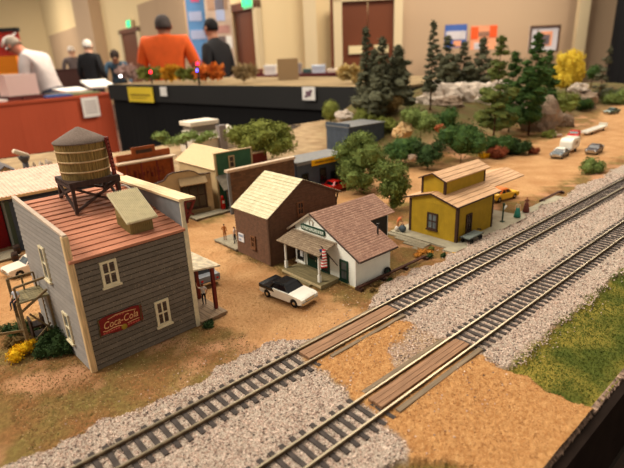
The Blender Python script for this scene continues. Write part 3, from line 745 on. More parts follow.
def water_tank():
    a = 0.; cx, cy = 116.5, 395
    t = thing('water_tank', 'wooden water tank with conical roof on the red board roof', 'water tank', (cx, cy, 0), a)
    def zr(x, y): return 83+.19*(cy+x*math.sin(a)+y*math.cos(a)-319.5)+.6
    h = 17.
    for sx in (-1, 1):
        for sy in (-1, 1): MB().beam((sx*h, sy*h, zr(sx*h, sy*h)), (sx*h*.97, sy*h*.97, 116), 2.3, 2.3).build('leg', MT['tank_frame'], t)
    for (x0, y0), (x1, y1) in (((-1, -1), (1, -1)), ((1, -1), (1, 1)), ((1, 1), (-1, 1)), ((-1, 1), (-1, -1))):
        A, B = (x0*h, y0*h), (x1*h, y1*h)
        MB().beam((*A, zr(*A)+2), (*B, 114.5), 1.8, 1.8).beam((*B, zr(*B)+2), (*A, 114.5), 1.8, 1.8).build('cross_brace', MT['tank_frame'], t)
    mb = MB()
    for s_ in (-1, 1): mb.box((-18.5, s_*h-1.2, 114.6), (18.5, s_*h+1.2, 117)); mb.box((s_*h-1.2, -18.5, 113.6), (s_*h+1.2, 18.5, 116))
    for i in range(8): y = -18+i*4.55; mb.box((-18.5, y, 117), (18.5, y+4.2, 118.6))
    mb.build('platform', MT['tank_frame'], t)
    tm = MB(); n = 44
    for i in range(n):
        p0, p1 = 2*PI*i/n, 2*PI*(i+.9)/n; r0, r1 = 17.4+random.uniform(-.15, .15), 18.5+random.uniform(-.15, .15)
        q = [(math.cos(p)*r, math.sin(p)*r, z) for z, r in ((118.6, r0), (145.5, r1)) for p in (p0, p1)]
        k = [(math.cos(p)*(r-1.5), math.sin(p)*(r-1.5), z) for z, r in ((118.6, r0), (145.5, r1)) for p in (p0, p1)]
        tm.hexa([k[0], k[1], q[1], q[0], k[2], k[3], q[3], q[2]])
    tm.lathe([(16.8, 118.7), (17.8, 145)], n=44); tm.build('tank', MT['tank_stave'], t)
    for z, r in ((124.3, 17.85), (131.8, 18.15), (139.3, 18.45)): MB().lathe([(r-.6, z-.55), (r+.25, z-.55), (r+.25, z+.55), (r-.6, z+.55)], n=44).build('hoop', MT['tank_hoop'], t)
    MB().lathe([(19.2, 144.6), (19.3, 145.6), (13., 149.2), (6.6, 152.6), (1.2, 155.4), (.05, 155.6)], n=40).build('tank_roof', MT['tank_roof'], t)
    th = math.atan2(RH[1], RH[0])-a; er = Vector((math.cos(th), math.sin(th), 0)); et = Vector((-er.y, er.x, 0)); b = er*20.
    lm = MB()
    for s_ in (-1, 1): lm.beam(b+et*s_*2.+Vector((0, 0, 147)), er*22.5+et*s_*2.+Vector((0, 0, 99)), 1.3, 1.3)
    for i in range(17):
        q = i/16; p = b.lerp(er*22.5, q)+Vector((0, 0, 146.5-46*q)); lm.beam(p-et*2.2, p+et*2.2, 1.5, 1.5)
    lm.build('ladder', MT['oxide_red'], t)
    hp = MB(); pts = [er*23+Vector((0, 0, 112))+et*-2]
    for i in range(9):
        q = PI*i/8; pts.append(er*(28-5*math.cos(q))+Vector((0, 0, 107+6*math.sin(q)-i*.9)))
    pts.append(er*33+Vector((0, 0, 95))); hp.path(pts, .75, 8); hp.build('spout', MT['hose'], t)
water_tank()

# ================================================================ DARK BROWN HOUSE
def brown_house():
    t = thing('clapboard_house', 'dark brown clapboard house with cream shingle roof', 'house', (268, 373, 0))
    w, d = 92., 59.; gp = [(0, 0), (w, 0), (w, 59.5), (46, 79.5), (0, 50.8)]
    mb = MB(); siding(mb, gp, 2.9, 1.3, FACE(0, 0, 0, '-y'), 0, 1., .27); mb.build('gable_wall', MT['clap_brown'], t)
    mb = MB(); siding(mb, [(0, 0), (d, 0), (d, 51), (0, 51)], 2.9, 1.3, FACE(0, d, 0, '-x'), 0, 1., .27); mb.build('side_wall', MT['clap_brown'], t)
    MB().box((w-1, 0, 0), (w, d, 59)).build('side_wall', MT['clap_brown'], t)
    MB(M=Matrix.Translation((0, d-1, 0))).prism(gp, 'y', 0, 1).build('gable_wall', MT['clap_brown'], t)
    MB().box((-1.5, -1.5, 0), (1, .8, 51)).build('corner_board', P2('brown_trim', c(92, 66, 50)), t)
    mb = MB(); courses(mb, (-1.6, -1.2, 50.2), (-1.6, d+4, 50.2), (46, d+4, 81.2), (46, -1.2, 81.2), 14, .45); mb.build('roof_slope', MT['shingle_cream'], t)
    mb = MB(); courses(mb, (w+8, -1.2, 57.6), (w+8, d+4, 57.6), (46, d+4, 81.2), (46, -1.2, 81.2), 14, .45); mb.build('roof_slope', MT['shingle_cream'], t)
    MB().beam((-1.8, -1.5, 49.6), (46, -1.5, 80.4), .8, 1.6).beam((46, -1.5, 80.4), (w+8, -1.5, 56.8), .8, 1.6).build('barge_board', P2('brown_trim', c(92, 66, 50)), t)
    bt = P2('window_brown', c(122, 82, 54))
    window(t, FACE(0, 0, 0, '-y'), 36.2, 45, 8.8, 14, 2, 2, bt, MT['glass_dark'], 1.5, .5, out=1.3)
    window(t, FACE(0, d, 0, '-x'), 28.5, 13.2, 7.8, 13.2, 2, 2, bt, MT['glass_dark'], 1.5, .5, out=1.3)
    p = MB(M=FACE(0, d, 0, '-x')).box((5.5, -1.7, 14.5), (15.3, -.9, 24)).build('poster', P2('poster_white', c(222, 224, 226), .6, .05), t)
    MB(M=FACE(0, d, 0, '-x')).box((6.4, -1.85, 20), (14.4, -1.7, 22.6)).box((6.4, -1.85, 15.6), (10.5, -1.7, 18)).build('print', P2('poster_grey', c(140, 158, 186), .6, .3, .6), p)
    mb = MB(); mb.beam((w+1, 2, 42), (w+6, 2, 56), 1.2, 1.2).box((w, 1, 38), (w+3, 3, 52)); mb.build('eave_bracket', MT['dark_brown'], t)
brown_house()
def boardwalk(name, label, pts, mat, n):
    t = thing(name, label, 'boardwalk', pts[0]); x, y, _ = pts[0]; w, d = pts[1]
    mb = MB(); st = d/n
    for i in range(n): mb.box((random.uniform(-.6, .3), i*st+.1, 1.6), (w+random.uniform(-.3, .6), (i+1)*st-.1, 3.0))
    mb.build('planks', mat, t); MB().box((.8, .3, -1), (2.2, d-.3, 1.7)).box((w-2, .3, -1), (w-.8, d-.3, 1.7)).build('joists', MT['dark_brown'], t)
    return t
boardwalk('boardwalk', 'low plank walk along the side of the dark brown house, two figures on it', [(265.5, 432.5, 0), (24, 46)], MT['deck_grey'], 11)

# ================================================================ WHITE DEPOT
def depot():
    t = thing('depot_building', 'small white clapboard building with green trimmed porch and reddish shingle roof', 'building', (290, 277, 0))
    W = 81.; L = FACE(0, W, 0, '-x')
    zr = lambda v: 28+.493*(v-270.3) if v < 334.2 else 59.5-.665*(v-334.2)
    gp = [(0, 0), (W, 0), (W, zr(277)-.9), (358-334.2, 58.4), (0, zr(358)-.9)]
    mb = MB(); siding(mb, gp, 2.2, .5, L); mb.build('gable_wall', MT['clap_white'], t)
    mb = MB(); siding(mb, [(0, 0), (47, 0), (47, 30.2), (0, 30.2)], 2.2, .5, FACE(0, 0, 0, '-y')); mb.build('side_wall', MT['clap_white'], t)
    MB().prism([(0, 0), (34, 0), (34, 45), (0, 30.2)], 'x', 46, 47).build('end_wall', MT['clap_white'], t)
    MB().box((46, 33, 0), (82.2, 34, 45.5)).build('wing_wall', MT['black_paint'], t)  # shade below the roof notch is painted in as black
    MB().prism([(33, 0), (81, 0), (81, 42.5), (57.2, 57.5), (33, 45.6)], 'x', 82, 83.).build('end_wall', MT['clap_white'], t)
    MB().box((0, 80, 0), (85, 81, 42.5)).build('back_wall', MT['clap_white'], t)
    for x0, y0 in ((-.5, -.5),): MB().box((x0, y0, 0), (x0+1.4, y0+1.4, 30)).build('corner_board', MT['white_paint'], t)
    MB().box((-.5, -.5, -1), (47.2, 80, 1.2)).build('foundation', P2('rubble', c(222, 200, 130), .9, .45, .6), t)
    V = lambda v: v-277
    mb = MB()
    courses(mb, (-2, V(270.3), 28), (50.5, V(270.3), 28), (50.5, V(334.2), 59.5), (-2, V(334.2), 59.5), 25, .32)
    courses(mb, (50, V(305.2), 45.2), (88, V(305.2), 45.2), (88, V(334.2), 59.5), (50, V(334.2), 59.5), 11, .32); mb.build('roof_slope', MT['shingle_red'], t)
    mb = MB(); courses(mb, (-2, V(368), zr(368)), (88, V(368), zr(368)), (88, V(334.2), 59.5), (-2, V(334.2), 59.5), 14, .32); mb.build('roof_slope', MT['shingle_red'], t)
    gb = P2('barge_grey', c(176, 160, 140))
    MB().beam((-2.4, V(270), 27.3), (-2.4, V(334.2), 58.8), .7, 1.3).build('barge_board', P2('barge_dark', c(66, 50, 42)), t)
    MB().beam((-2.6, V(334.2), 58.6), (-2.6, V(368.4), zr(368.4)-.8), 1., 1.8).build('barge_board', gb, t)
    MB().beam((-1.5, V(269.9), 27.2), (50, V(269.9), 27.2), .6, 1.2).build('eave_board', P2('barge_dark', c(66, 50, 42)), t)
    MB().beam((-.9, V(300), 37.6), (-.9, V(360), 37.6), 1., 1.5).build('porch_ledger', gb, t)
    # porch
    pr = MB(); courses(pr, (-24, V(359), 32.2), (-24, V(298.5), 32.2), (-.5, V(301), 37.6), (-.5, V(361), 37.6), 9, .3); pr.build('porch_roof', MT['shingle_porch'], t)
    dm = MB()
    for i in range(13): dm.box((-24, V(297)+i*4.25, 2.6), (0, V(297)+i*4.25+4.05, 4.0))
    dm.box((-23.5, V(297.3), 0), (-.5, V(352), 2.7)); dm.build('porch_deck', MT['deck_olive'], t)
    MB().box((-27.6, V(309), 0), (-24, V(338), 2.)).build('step', MT['deck_olive'], t)
    MB().beam((-24.1, V(297), 2.8), (-24.1, V(352.5), 2.8), .5, 2.2).build('deck_edge', P2('edge_cream', c(206, 190, 150)), t)
    for v in (304.6, 352.4):
        MB().box((-20, V(v)-1.3, 4), (-17.4, V(v)+1.3, 11)).lathe([(1.25, 12), (1.1, 13), (1.1, 31), (1.6, 32)], (-18.7, V(v), 0), 10).build('porch_post', MT['white_paint'], t)
    dg_ = MT['dark_green']; wp = MT['white_paint']
    window(t, L, 358-357.8, 5, 13.5, 19.5, 1, 1, wp, MT['black_paint'], 1.4, .6)
    MB(M=L).box((6.5, -1.2, 11), (10.5, -.9, 17)).build('notice', P2('poster_white', c(222, 224, 226), .6, .05), t)
    dr = MB(M=L).box((358-341, -1.1, 3), (358-327, -.2, 25)).build('door', dg_, t)
    MB(M=L).box((358-338.5, -1.3, 13), (358-329.5, -1.05, 22)).build('door_pane', MT['glass_dark'], dr)
    MB(M=L).box((358-327.8, -1.35, 11.5), (358-328.9, -1.05, 13)).build('knob', MT['chrome'], dr)
    window(t, L, 358-321, 3.5, 11, 20, 1, 2, dg_, MT['glass_dark'], 1.4, 0)
    window(t, L, 358-296, 4, 10.4, 19.6, 1, 2, dg_, MT['glass_grey'], 1.5, .5)
    # gable sign
    sb = MB(M=L); x0, x1, z0, z1 = 358-348, 358-314.5, 40.6, 46.4; r = 1.2
    pts = [(x0+r, z0), (x1-r, z0), (x1, z0+r), (x1, z1-r), (x1-r, z1), (x0+r, z1), (x0, z1-r), (x0, z0+r)]
    sb.prism(pts, 'y', -1.6, -.5); s = sb.build('gable_sign', dg_, t); tag(s, 'green rimmed pale name board')
    MB(M=L).box((x0+1.2, -1.75, z0+1.1), (x1-1.2, -1.55, z1-1.3)).build('sign_panel', P2('sign_pale', c(150, 166, 150)), s)
    lt = MB(M=L); xx = x0+2.2; random.seed(3)
    while xx < x1-3.2:
        wd = random.uniform(1.4, 2.2); lt.box((xx, -1.85, z0+1.5), (xx+.5, -1.7, z1-1.6)); lt.box((xx, -1.85, random.choice((z0+1.5, z1-2.2, 43))), (xx+wd, -1.7, random.choice((z0+2.2, z1-1.6, 43.6)))); xx += wd+.8
    lt.build('faded_lettering', P2('sign_letters', c(228, 232, 222)), s)
    MB(M=L).path([(358-336, -.8, 47.5), (358-336.5, -.8, 51), (358-335, -.8, 52.4), (358-332.5, -.8, 52.4), (358-331, -.8, 51), (358-331.5, -.8, 47.5)], .45, 6).build('arch_ornament', gb, t)
    # flag on a slanted staff
    fp = MB(); fp.tube((-.6, V(299.3), 16), (-19.5, V(300.3), 40.5), .45, .45, 8); fp.build('flag_staff', MT['dark_brown'], t)
    fm = MB(); n = 13; nx = 10
    def fpos(i, j): # i along the fly (0..1), j over the stripes (0..1): the flag hangs under the staff
        return (-19+1.2*math.sin(i*6+j*2), V(303)-8.5*i, 36.5+2.5*i-18*j)
    for si in range(n):
        for ix in range(nx):
            i0, i1, j0, j1 = ix/nx, (ix+1)/nx, si/n, (si+1)/n
            ca = 2 if (i0 < .4 and j0 < .53) else (si % 2)
            p = [fpos(i0, j0), fpos(i1, j0), fpos(i1, j1), fpos(i0, j1)]
            fm.add(p, [(0, 1, 2, 3)], ca, True)
    f = fm.build('flag', [P2('flag_red', c(196, 44, 46)), P2('flag_white', c(236, 232, 226)), P2('flag_blue', c(40, 48, 92))], t)
    sm = f.modifiers.new('thick', 'SOLIDIFY'); sm.thickness = .0002; tag(f, 'striped flag with blue canton')
    MB().tube((43.3, V(289), 36), (43.3, V(289), 47), .85, .85, 10).tube((43.3, V(289), 47), (43.3, V(289), 48), 1.4, 1.4, 10).build('stove_pipe', MT['black_paint'], t)
random.seed(11); depot(); random.seed(12)
w_ = thing('spare_wheel', 'dark wheel leaning on the long side wall of the white building', 'wheel', (330, 273.9, 0))
MB(M=Matrix.Translation((0, 0, 4.4))@Matrix.Rotation(PI/2-.12, 4, 'X')).lathe([(2.4, -1), (4.2, -1), (4.6, 0), (4.2, 1), (2.4, 1), (2.4, -1)], n=20).build('tyre', MT['tyre'], w_)
MB(M=Matrix.Translation((0, 0, 4.4))@Matrix.Rotation(PI/2-.12, 4, 'X')).lathe([(.5, -.7), (2.5, -.5), (2.5, .5), (.5, .7)], n=16).build('hub', MT['dark_green'], w_)

# ================================================================ YELLOW STATION
def station():
    t = thing('station_building', 'mustard yellow station building with raised clerestory and plank roof', 'building', (441, 271.5, 0))
    w, d = 72.5, 62.5; rz = 304.8-271.5; ev, rd = 41.6, 51.4
    gp = [(0, 0), (d, 0), (d, 42), (d-rz, 51), (0, 41)]
    mb = MB(M=FACE(0, d, 0, '-x')); mb.prism(gp, 'y', 0, 1.2)
    for i in range(31): mb.box((i*2.03, -.2, 0), (i*2.03+.25, 0, 40.5))
    mb.build('gable_wall', MT['yellow_paint'], t)
    mb = MB().box((0, 0, 0), (w, 1.2, 42))
    for i in range(36): mb.box((i*2.0, -.2, 0), (i*2.0+.25, 0, 41))
    mb.build('side_wall', MT['yellow_paint'], t)
    MB().box((w-1.2, 0, 0), (w, d, 41)).build('gable_wall', MT['yellow_paint'], t); MB().box((0, d-1.2, 0), (w, d, 41)).build('side_wall', MT['yellow_paint'], t)
    for x, y in ((-.6, -.6), (w-2.6, -.6), (-.6, d-2.4)): MB().box((x, y, 0), (x+3.2, y+3.2, 41.4)).build('corner_board', MT['dark_brown'], t, (0, 0, 0), 0, .2, 1)
    def boards(name, e, r, x0, x1, n, parent=t):
        mb = MB()
        for i in range(n):
            a, b = i/n, (i+.94)/n; A = [e[k]+(r[k]-e[k])*a for k in (0, 1)]; B = [e[k]+(r[k]-e[k])*b for k in (0, 1)]; j = random.uniform(-.12, .12)
            mb.hexa([(x0, A[0], A[1]-1), (x1, A[0], A[1]-1), (x1, B[0], B[1]-1), (x0, B[0], B[1]-1), (x0, A[0], A[1]+.35+j), (x1, A[0], A[1]+.35+j), (x1, B[0], B[1]+.1+j), (x0, B[0], B[1]+.1+j)])
        return mb.build(name, MT['board_tan'], parent)
    boards('roof_slope', (-.9, 42.3), (rz, rd+.6), -3, 87.5, 5)
    boards('roof_slope', (d+5, 42.3), (rz, rd+.6), -3, 87.5, 5)
    boards('canopy_roof', (9, 45.2), (rz, rd+.6), 87.5, 162, 4)
    boards('canopy_roof', (d+3, 42.8), (rz, rd+.6), 87.5, 162, 4)
    MB().beam((-3.2, -1.2, 41.6), (-3.2, rz, rd), .8, 1.7).beam((-3.2, rz, rd), (-3.2, d+5.2, 41.8), .8, 1.7).build('barge_board', MT['dark_brown'], t)
    MB().beam((-3, -1.1, 41.6), (87, -1.1, 41.6), .8, 1.2).build('eave_board', MT['dark_brown'], t)
    for x in (120, 156): MB().beam((x, 56, 0), (x, 56, 43), 1.8, 1.8).build('canopy_post', MT['dark_brown'], t)
    # clerestory
    cl = MB(); x0, x1, y0, y1 = 9.8, 91, 23.5, 54.; cz, cr = 65., 71.
    cl.prism([(y0, 44), (y1, 44), (y1, cz), ((y0+y1)/2, cr), (y0, cz)], 'x', x0, x1); cm = cl.build('clerestory', MT['yellow_paint'], t)
    for x, y in ((x0-.5, y0-.5), (x1-2, y0-.5), (x0-.5, y1-2)): MB().box((x, y, 46), (x+2.6, y+2.6, cz)).build('corner_board', MT['dark_brown'], cm)
    boards('clerestory_roof', (y0-2.5, cz-.2), ((y0+y1)/2, cr+1.3), x0-3.5, x1+8, 3, cm); boards('clerestory_roof', (y1+2.5, cz-.2), ((y0+y1)/2, cr+1.3), x0-3.5, x1+8, 3, cm)
    MB().beam((x0-3.7, y0-2.7, cz-1), (x0-3.7, (y0+y1)/2, cr+.5), .7, 1.4).beam((x0-3.7, (y0+y1)/2, cr+.5), (x0-3.7, y1+2.7, cz-1), .7, 1.4).build('barge_board', MT['dark_brown'], cm)
    window(t, FACE(0, d, 0, '-x'), 24.5, 10.5, 13.5, 19, 2, 2, MT['dark_brown'], MT['glass_grey'], 1.6, .8)
    window(t, FACE(0, 0, 0, '-y'), 16, 9, 11, 21, 2, 2, MT['dark_brown'], MT['glass_dark'], 1.6, .8)
station()
pt = thing('station_platform', 'long grey platform with sloping ramp around the yellow station', 'platform', (424, 256.8, 0))
MB().prism([(-8, 0), (146, 0), (160, 4), (262, 4), (262, 16), (150, 17), (150, 92), (0, 92), (0, 15), (-8, 15)], 'z', -1, 2.).build('slab', MT['concrete'], pt)
MB().box((-8, -1.4, -1), (258, 0, 2.3)).build('edge_timber', MT['rust_timber'], pt)
for i in range(4):
    MB().hexa([(-2.2-i*5, 34+i*.0, -.8), (-7-i*5, 34, -.8), (-7-i*5, 92-i*16, -.8), (-2.2-i*5, 92-i*16, -.8), (-2.2-i*5, 34, 1.8-i*.5), (-7-i*5, 34, 1.5-i*.5), (-7-i*5, 92-i*16, 1.5-i*.5), (-2.2-i*5, 92-i*16, 1.8-i*.5)]).build('ramp_plank', MT['deck_grey'], pt)

def cart(label, loc, rot):
    t = thing('baggage_cart', label, 'cart', loc, rot)
    MB().box((-14, -5.5, 6.6), (14, 5.5, 7.8)).build('deck', P2('cart_grey', c(104, 112, 106)), t)
    MB().box((-13, -4.5, 5.2), (13, -3.7, 6.6)).box((-13, 3.7, 5.2), (13, 4.5, 6.6)).beam((-9, -5, 3.2), (-9, 5, 3.2), .8).beam((9, -5, 3.2), (9, 5, 3.2), .8).box((-9.5, -4.4, 3), (-8.5, 4.4, 5.4)).box((8.5, -4.4, 3), (9.5, 4.4, 5.4)).build('undercarriage', MT['black_paint'], t)
    for x in (-9, 9):
        for y in (-5.2, 5.2):
            w = MB(M=Matrix.Translation((x, y, 3.3))@Matrix.Rotation(PI/2, 4, 'X')).lathe([(2.4, -.5), (3.2, -.5), (3.2, .5), (2.4, .5), (2.4, -.5)], n=18)
            for k in range(4): w.beam((x-2.6*math.cos(k*PI/4), y, 3.3-2.6*math.sin(k*PI/4)), (x+2.6*math.cos(k*PI/4), y, 3.3+2.6*math.sin(k*PI/4)), .5)
            w.build('wheel', MT['black_paint'], t)
    MB().beam((14, 0, 4.4), (21, 0, 3.2), .7).beam((21, -2, 3.2), (21, 2, 3.2), .7).build('tongue', MT['black_paint'], t)
cart('dark grey four wheeled baggage cart on the platform by the yellow station', (457, 262.8, 2.), math.radians(1))
sp = thing('signal_post', 'short dark post with white arm on the platform', 'post', (537, 270.5, 2))
MB().box((-2, -2, 0), (2, 2, 1)).tube((0, 0, 0), (0, 0, 22), 1., .8, 10).lathe([(1.3, 20), (1.6, 22), (.8, 23.5)], n=10).build('pole', MT['dark_green'], sp)
MB().beam((0, 0, 15.5), (7, 0, 18.5), 1., 2.2).build('arm', MT['white_paint'], sp)
def rail_rack(label, u0, u1, v):
    t = thing('trackside_rail', label, 'rail', (u0, v, 0)); L = u1-u0
    MB().box((0, -.6, 2.6), (L, .6, 4.2)).box((0, 1.4, 2.4), (L*.96, 2.6, 3.9)).build('rail', MT['rust_timber'], t)
    n = max(2, int(L/32)+1)
    for i in range(n): MB().box((L*i/(n-1)-(2 if i else 0), -3, -.5), (L*i/(n-1)+(0 if i else 2)+1.5, 4.5, 2.6)).build('sleeper', MT['dark_brown'], t)
rail_rack('rust brown spare rails laid on sleepers beside the white building', 287.5, 386, 271.2)
rail_rack('rust brown spare rails beyond the end of the station platform', 650, 711, 274.)

# ================================================================ TOWN BEHIND THE STREET
def brown_store():
    t = thing('false_front_store', 'long brown block wall store with pale roof edge, behind the dark brown house', 'building', (338, 553, 0))
    w = 114.
    MB().box((0, 0, 0), (w, 3, 57)).build('facade', MT['block_brown'], t); MB().box((14, 3, 0), (w-2, 40, 26)).build('rear_block', MT['block_brown'], t)
    MB().box((-1.5, -2, 57), (w+1, 6, 60.5)).build('roof_edge', P2('edge_pale', c(206, 182, 156)), t)
    MB().box((13, 3, 26), (w-1, 41, 27.4)).build('roof', P2('roof_dull', c(120, 100, 84)), t)
    MB().box((-1.2, -1.2, 0), (2.6, 1, 57)).build('corner_board', MT['grey_paint'], t)
    MB().box((26, -.6, 0), (38, .1, 26)).build('door', MT['dark_brown'], t)
brown_store()
def fuel_office():
    t = thing('office_building', 'dark slate office with yellow sign board, red car in front', 'building', (454, 549.5, 0), math.radians(-1.5))
    w, d, h = 102., 47., 50.
    MB().box((0, 0, 0), (w, d, h-1)).build('wall', MT['slate_blue'], t)
    rf = MB().box((-2, -2.5, h-1), (w+2, d+1, h+1.2)); rf.build('roof', P2('roof_grey', c(122, 122, 122)), t)
    MB().box((-2, -3, h-3.4), (w+2, -2, h+1.6)).build('fascia_board', P2('roof_grey', c(122, 122, 122)), t)
    s = MB().box((25, -4.4, 42.4), (81, -3., 50.8)).build('sign_board', MT['signal_yellow'], t); tag(s, 'yellow sign board with a dark line of letters')
    l = MB(); random.seed(5); x = 31.
    while x < 75: l.box((x, -4.6, 45.2), (x+random.uniform(1.2, 2.2), -4.3, 48.2)); x += 2.7
    l.build('faded_lettering', P2('sign_umber', c(120, 84, 20)), s)
    window(t, FACE(0, 0, 0, '-y'), 43.5, 15, 12, 21, 2, 2, MT['black_paint'], MT['glass_dark'], 1.5, .5)
    window(t, FACE(0, 0, 0, '-y'), 8, 15, 12, 18, 2, 2, MT['black_paint'], MT['glass_dark'], 1.5, .5)
    MB().box((66, -.8, 0), (78, .2, 27)).build('door', MT['black_paint'], t)
fuel_office()
def slate_shed():
    t = thing('warehouse_building', 'blue grey flat roofed warehouse behind the round green tree', 'building', (746, 728, 0), math.radians(-3))
    MB().box((0, 0, 0), (106, 72, 52)).build('wall', MT['slate_blue'], t)
    MB().box((-2, -2, 52), (108, 74, 54)).build('roof', P2('roof_grey', c(122, 122, 122)), t)
    MB().box((-1, -1, 46), (3, 73, 60)).build('parapet', MT['slate_blue'], t)
    MB().box((20, -.6, 0), (40, .1, 30)).build('loading_door', MT['grey_paint'], t)
slate_shed()
def tan_store():
    t = thing('false_front_store', 'tan store with stepped parapet and big dark shop window', 'building', (255.5, 598, 0), math.radians(-11))
    prof = [(0, 0), (76, 0), (76, 54), (60, 54.5), (54, 59), (47, 61.5), (26, 61.5), (19, 59.5), (13, 53), (0, 50.5)]
    mb = MB(); mb.prism(prof, 'y', 0, 2)
    for i in range(25): mb.box((i*3, -.25, 0), (i*3+.5, 0, 49))
    mb.build('facade', MT['tan_paint'], t)
    top = prof[2:]; cm = MB()
    for a, b in zip(top[:-1], top[1:]): cm.beam((a[0], .8, a[1]+.4), (b[0], .8, b[1]+.4), 3.2, 1.2)
    cm.build('parapet_cap', MT['dark_brown'], t)
    window(t, FACE(0, 0, 0, '-y'), 32, 9, 35, 36, 3, 2, MT['dark_brown'], MT['glass_dark'], 2., 1)
    aw = MB(); aw.prism([(-8, 44.5), (0, 53.5), (0, 52), (-7.4, 43.2)], 'x', 31, 68.); aw.build('awning', P2('awning_tan', c(160, 134, 96)), t)
    MB().box((30, -4, 3), (70, 0, 8.5)).build('window_sill', MT['old_wood'], t)
    MB().box((22, 2, 0), (74, 80, 34)).build('rear_block', MT['tan_paint'], t)
    MB().slab([(21, 2.2, 35.5), (75, 2.2, 35.5), (75, 81, 34.5), (21, 81, 34.5)], 1.2).build('roof', P2('roof_dull', c(120, 100, 84)), t)
tan_store()
def green_store():
    t = thing('two_storey_store', 'two storey green store with grey awning next to the tan store', 'building', (341, 588, 0))
    w, h = 61.5, 77.
    MB().box((0, 0, 0), (w, 2.4, h)).build('facade', MT['green_paint'], t)
    MB().prism([(2, 0), (w-2, 0), (w-2, 54), (34, 73), (2, 54)], 'x' if False else 'y', 2.4, 112).build('rear_block', MT['tan_paint'], t)
    rf = MB(); courses(rf, (-1, 3, 54.5), (-1, 118, 54.5), (34, 118, 76), (34, 3, 76), 12, .5); courses(rf, (w+1, 3, 57), (w+1, 118, 57), (34, 118, 76), (34, 3, 76), 12, .5); rf.build('roof', MT['board_light'], t)
    MB().box((-.5, -.8, 0), (2.2, 1, h+.6)).build('corner_board', MT['tan_paint'], t); MB().box((w-2, -.8, 0), (w+.6, 1, h+.6)).build('corner_board', MT['tan_paint'], t)
    MB().box((-.8, -1, h), (w+.8, 2.5, h+1.2)).build('parapet_cap', MT['tan_paint'], t)
    window(t, FACE(0, 0, 0, '-y'), 21.5, 54.5, 9.5, 17, 1, 2, MT['tan_paint'], MT['glass_curtain'], 1.6, .5)
    aw = MB(); aw.slab([(-1, -19, 30), (w, -19, 30), (w, 0, 47), (-1, 0, 47)], .8)
    for i in range(20): aw.hexa([(i*3.1, -19, 30), (i*3.1+1.2, -19, 30), (i*3.1+1.2, 0, 47), (i*3.1, 0, 47), (i*3.1, -19, 30.8), (i*3.1+1.2, -19, 30.8), (i*3.1+1.2, 0, 47.8), (i*3.1, 0, 47.8)])
    aw.build('awning', P2('awning_grey', c(134, 124, 108), .7, .3, .2), t)
    for x in (1, w-2): MB().beam((x, -17.5, 0), (x, -17.5, 31), 1.8, 1.8).build('awning_post', MT['dark_green'], t)
    window(t, FACE(0, 0, 0, '-y'), 20, 6, 11, 20, 1, 2, P2('trim_ochre', c(196, 162, 70)), MT['glass_dark'], 1.8, .5)
    MB().box((40, -.6, 0), (50, .1, 25)).build('door', MT['dark_green'], t)
green_store()
boardwalk('sidewalk', 'grey plank sidewalk in front of the tan store and green store', [(290, 562, 0), (112, 18)], MT['deck_grey'], 5)
gp_ = thing('gas_pump', 'small red gas pump by the tan store', 'gas pump', (338.5, 574, 3.2))
MB().box((-2.4, -1.8, 0), (2.4, 1.8, 14)).lathe([(.6, 14), (1.7, 15), (2.3, 17), (1.7, 19), (.1, 19.6)], n=12).build('body', MT['car_red'], gp_); MB().box((-1.7, -2, 8.5), (1.7, -1.7, 12.5)).build('dial', MT['white_paint'], gp_)
def orange_store():
    t = thing('warehouse_building', 'orange brown wooden warehouse with raised sign panel, behind the tavern', 'building', (286, 803, 0))
    w = 98.
    mb = MB().box((0, 0, 0), (w, 70, 44))
    for i in range(16): mb.box((0, -.4, i*2.7), (w, 0, i*2.7+.5))
    mb.build('wall', MT['clap_orange'], t)
    MB().box((-3, -14, 43.6), (w+1, 2, 46.2)).build('canopy', P2('edge_pale', c(206, 182, 156)), t)
    MB().box((2, 2, 44), (w-3, 6, 57)).build('false_front', MT['clap_orange'], t)
    s = MB().box((27, -.5, 53.5), (68, 2.4, 67)).build('sign_panel', MT['clap_orange'], t); MB().box((34, -1, 56), (62, -.4, 62)).build('panel_inset', MT['dark_brown'], s)
    for x in (10, 35, 62, 88): MB().beam((x, -12.5, 0), (x, -12.5, 43.8), 2, 2).build('canopy_post', MT['oxide_red'], t)
    random.seed(9); l = MB()
    for i in range(9): x = 18+i*7.2; l.box((x, -.8, 14), (x+1.4, -.4, 30)); l.box((x, -.8, 14+random.random()*12), (x+4.4, -.4, 17+random.random()*13))
    l.build('faded_lettering', MT['oxide_red'], t)
orange_store()
def tin_shop():
    t = thing('shop_building', 'grey shop with pinkish corrugated roof, left behind the tavern', 'building', (93, 622, 0))
    MB().box((0, 0, 0), (130, 90, 58)).build('wall', MT['slate_blue'], t)
    MB().box((-2.5, 2, 0), (0, 14, 58)).build('side_bay', P2('bay_grey', c(138, 146, 138)), t)
    MB().box((-1.5, -1.6, 0), (2.6, 2, 60)).build('corner_board', P2('corner_green', c(58, 70, 56)), t)
    rf = MB(); e0, e1, r1, r0 = (-42, -8, 66.5), (132, -8, 66.5), (132, 100, 75), (-42, 100, 75)
    rf.slab([e0, e1, r1, r0], 1.2); x = -42.
    while x < 131:
        rf.hexa([(x, -8, 66.3), (x+2, -8, 66.3), (x+2, 100, 74.8), (x, 100, 74.8), (x+.5, -8, 67.3), (x+1.5, -8, 67.3), (x+1.5, 100, 75.8), (x+.5, 100, 75.8)]); x += 4.2
    rf.build('roof', MT['corr_pink'], t); MB().box((-42, -9, 63.6), (132, -7.6, 66.6)).build('eave_board', MT['sand_trim'], t)
    MB().beam((-41, -5, 0), (-41, -5, 64), 2, 2).build('awning_post', MT['dark_brown'], t)
tin_shop()
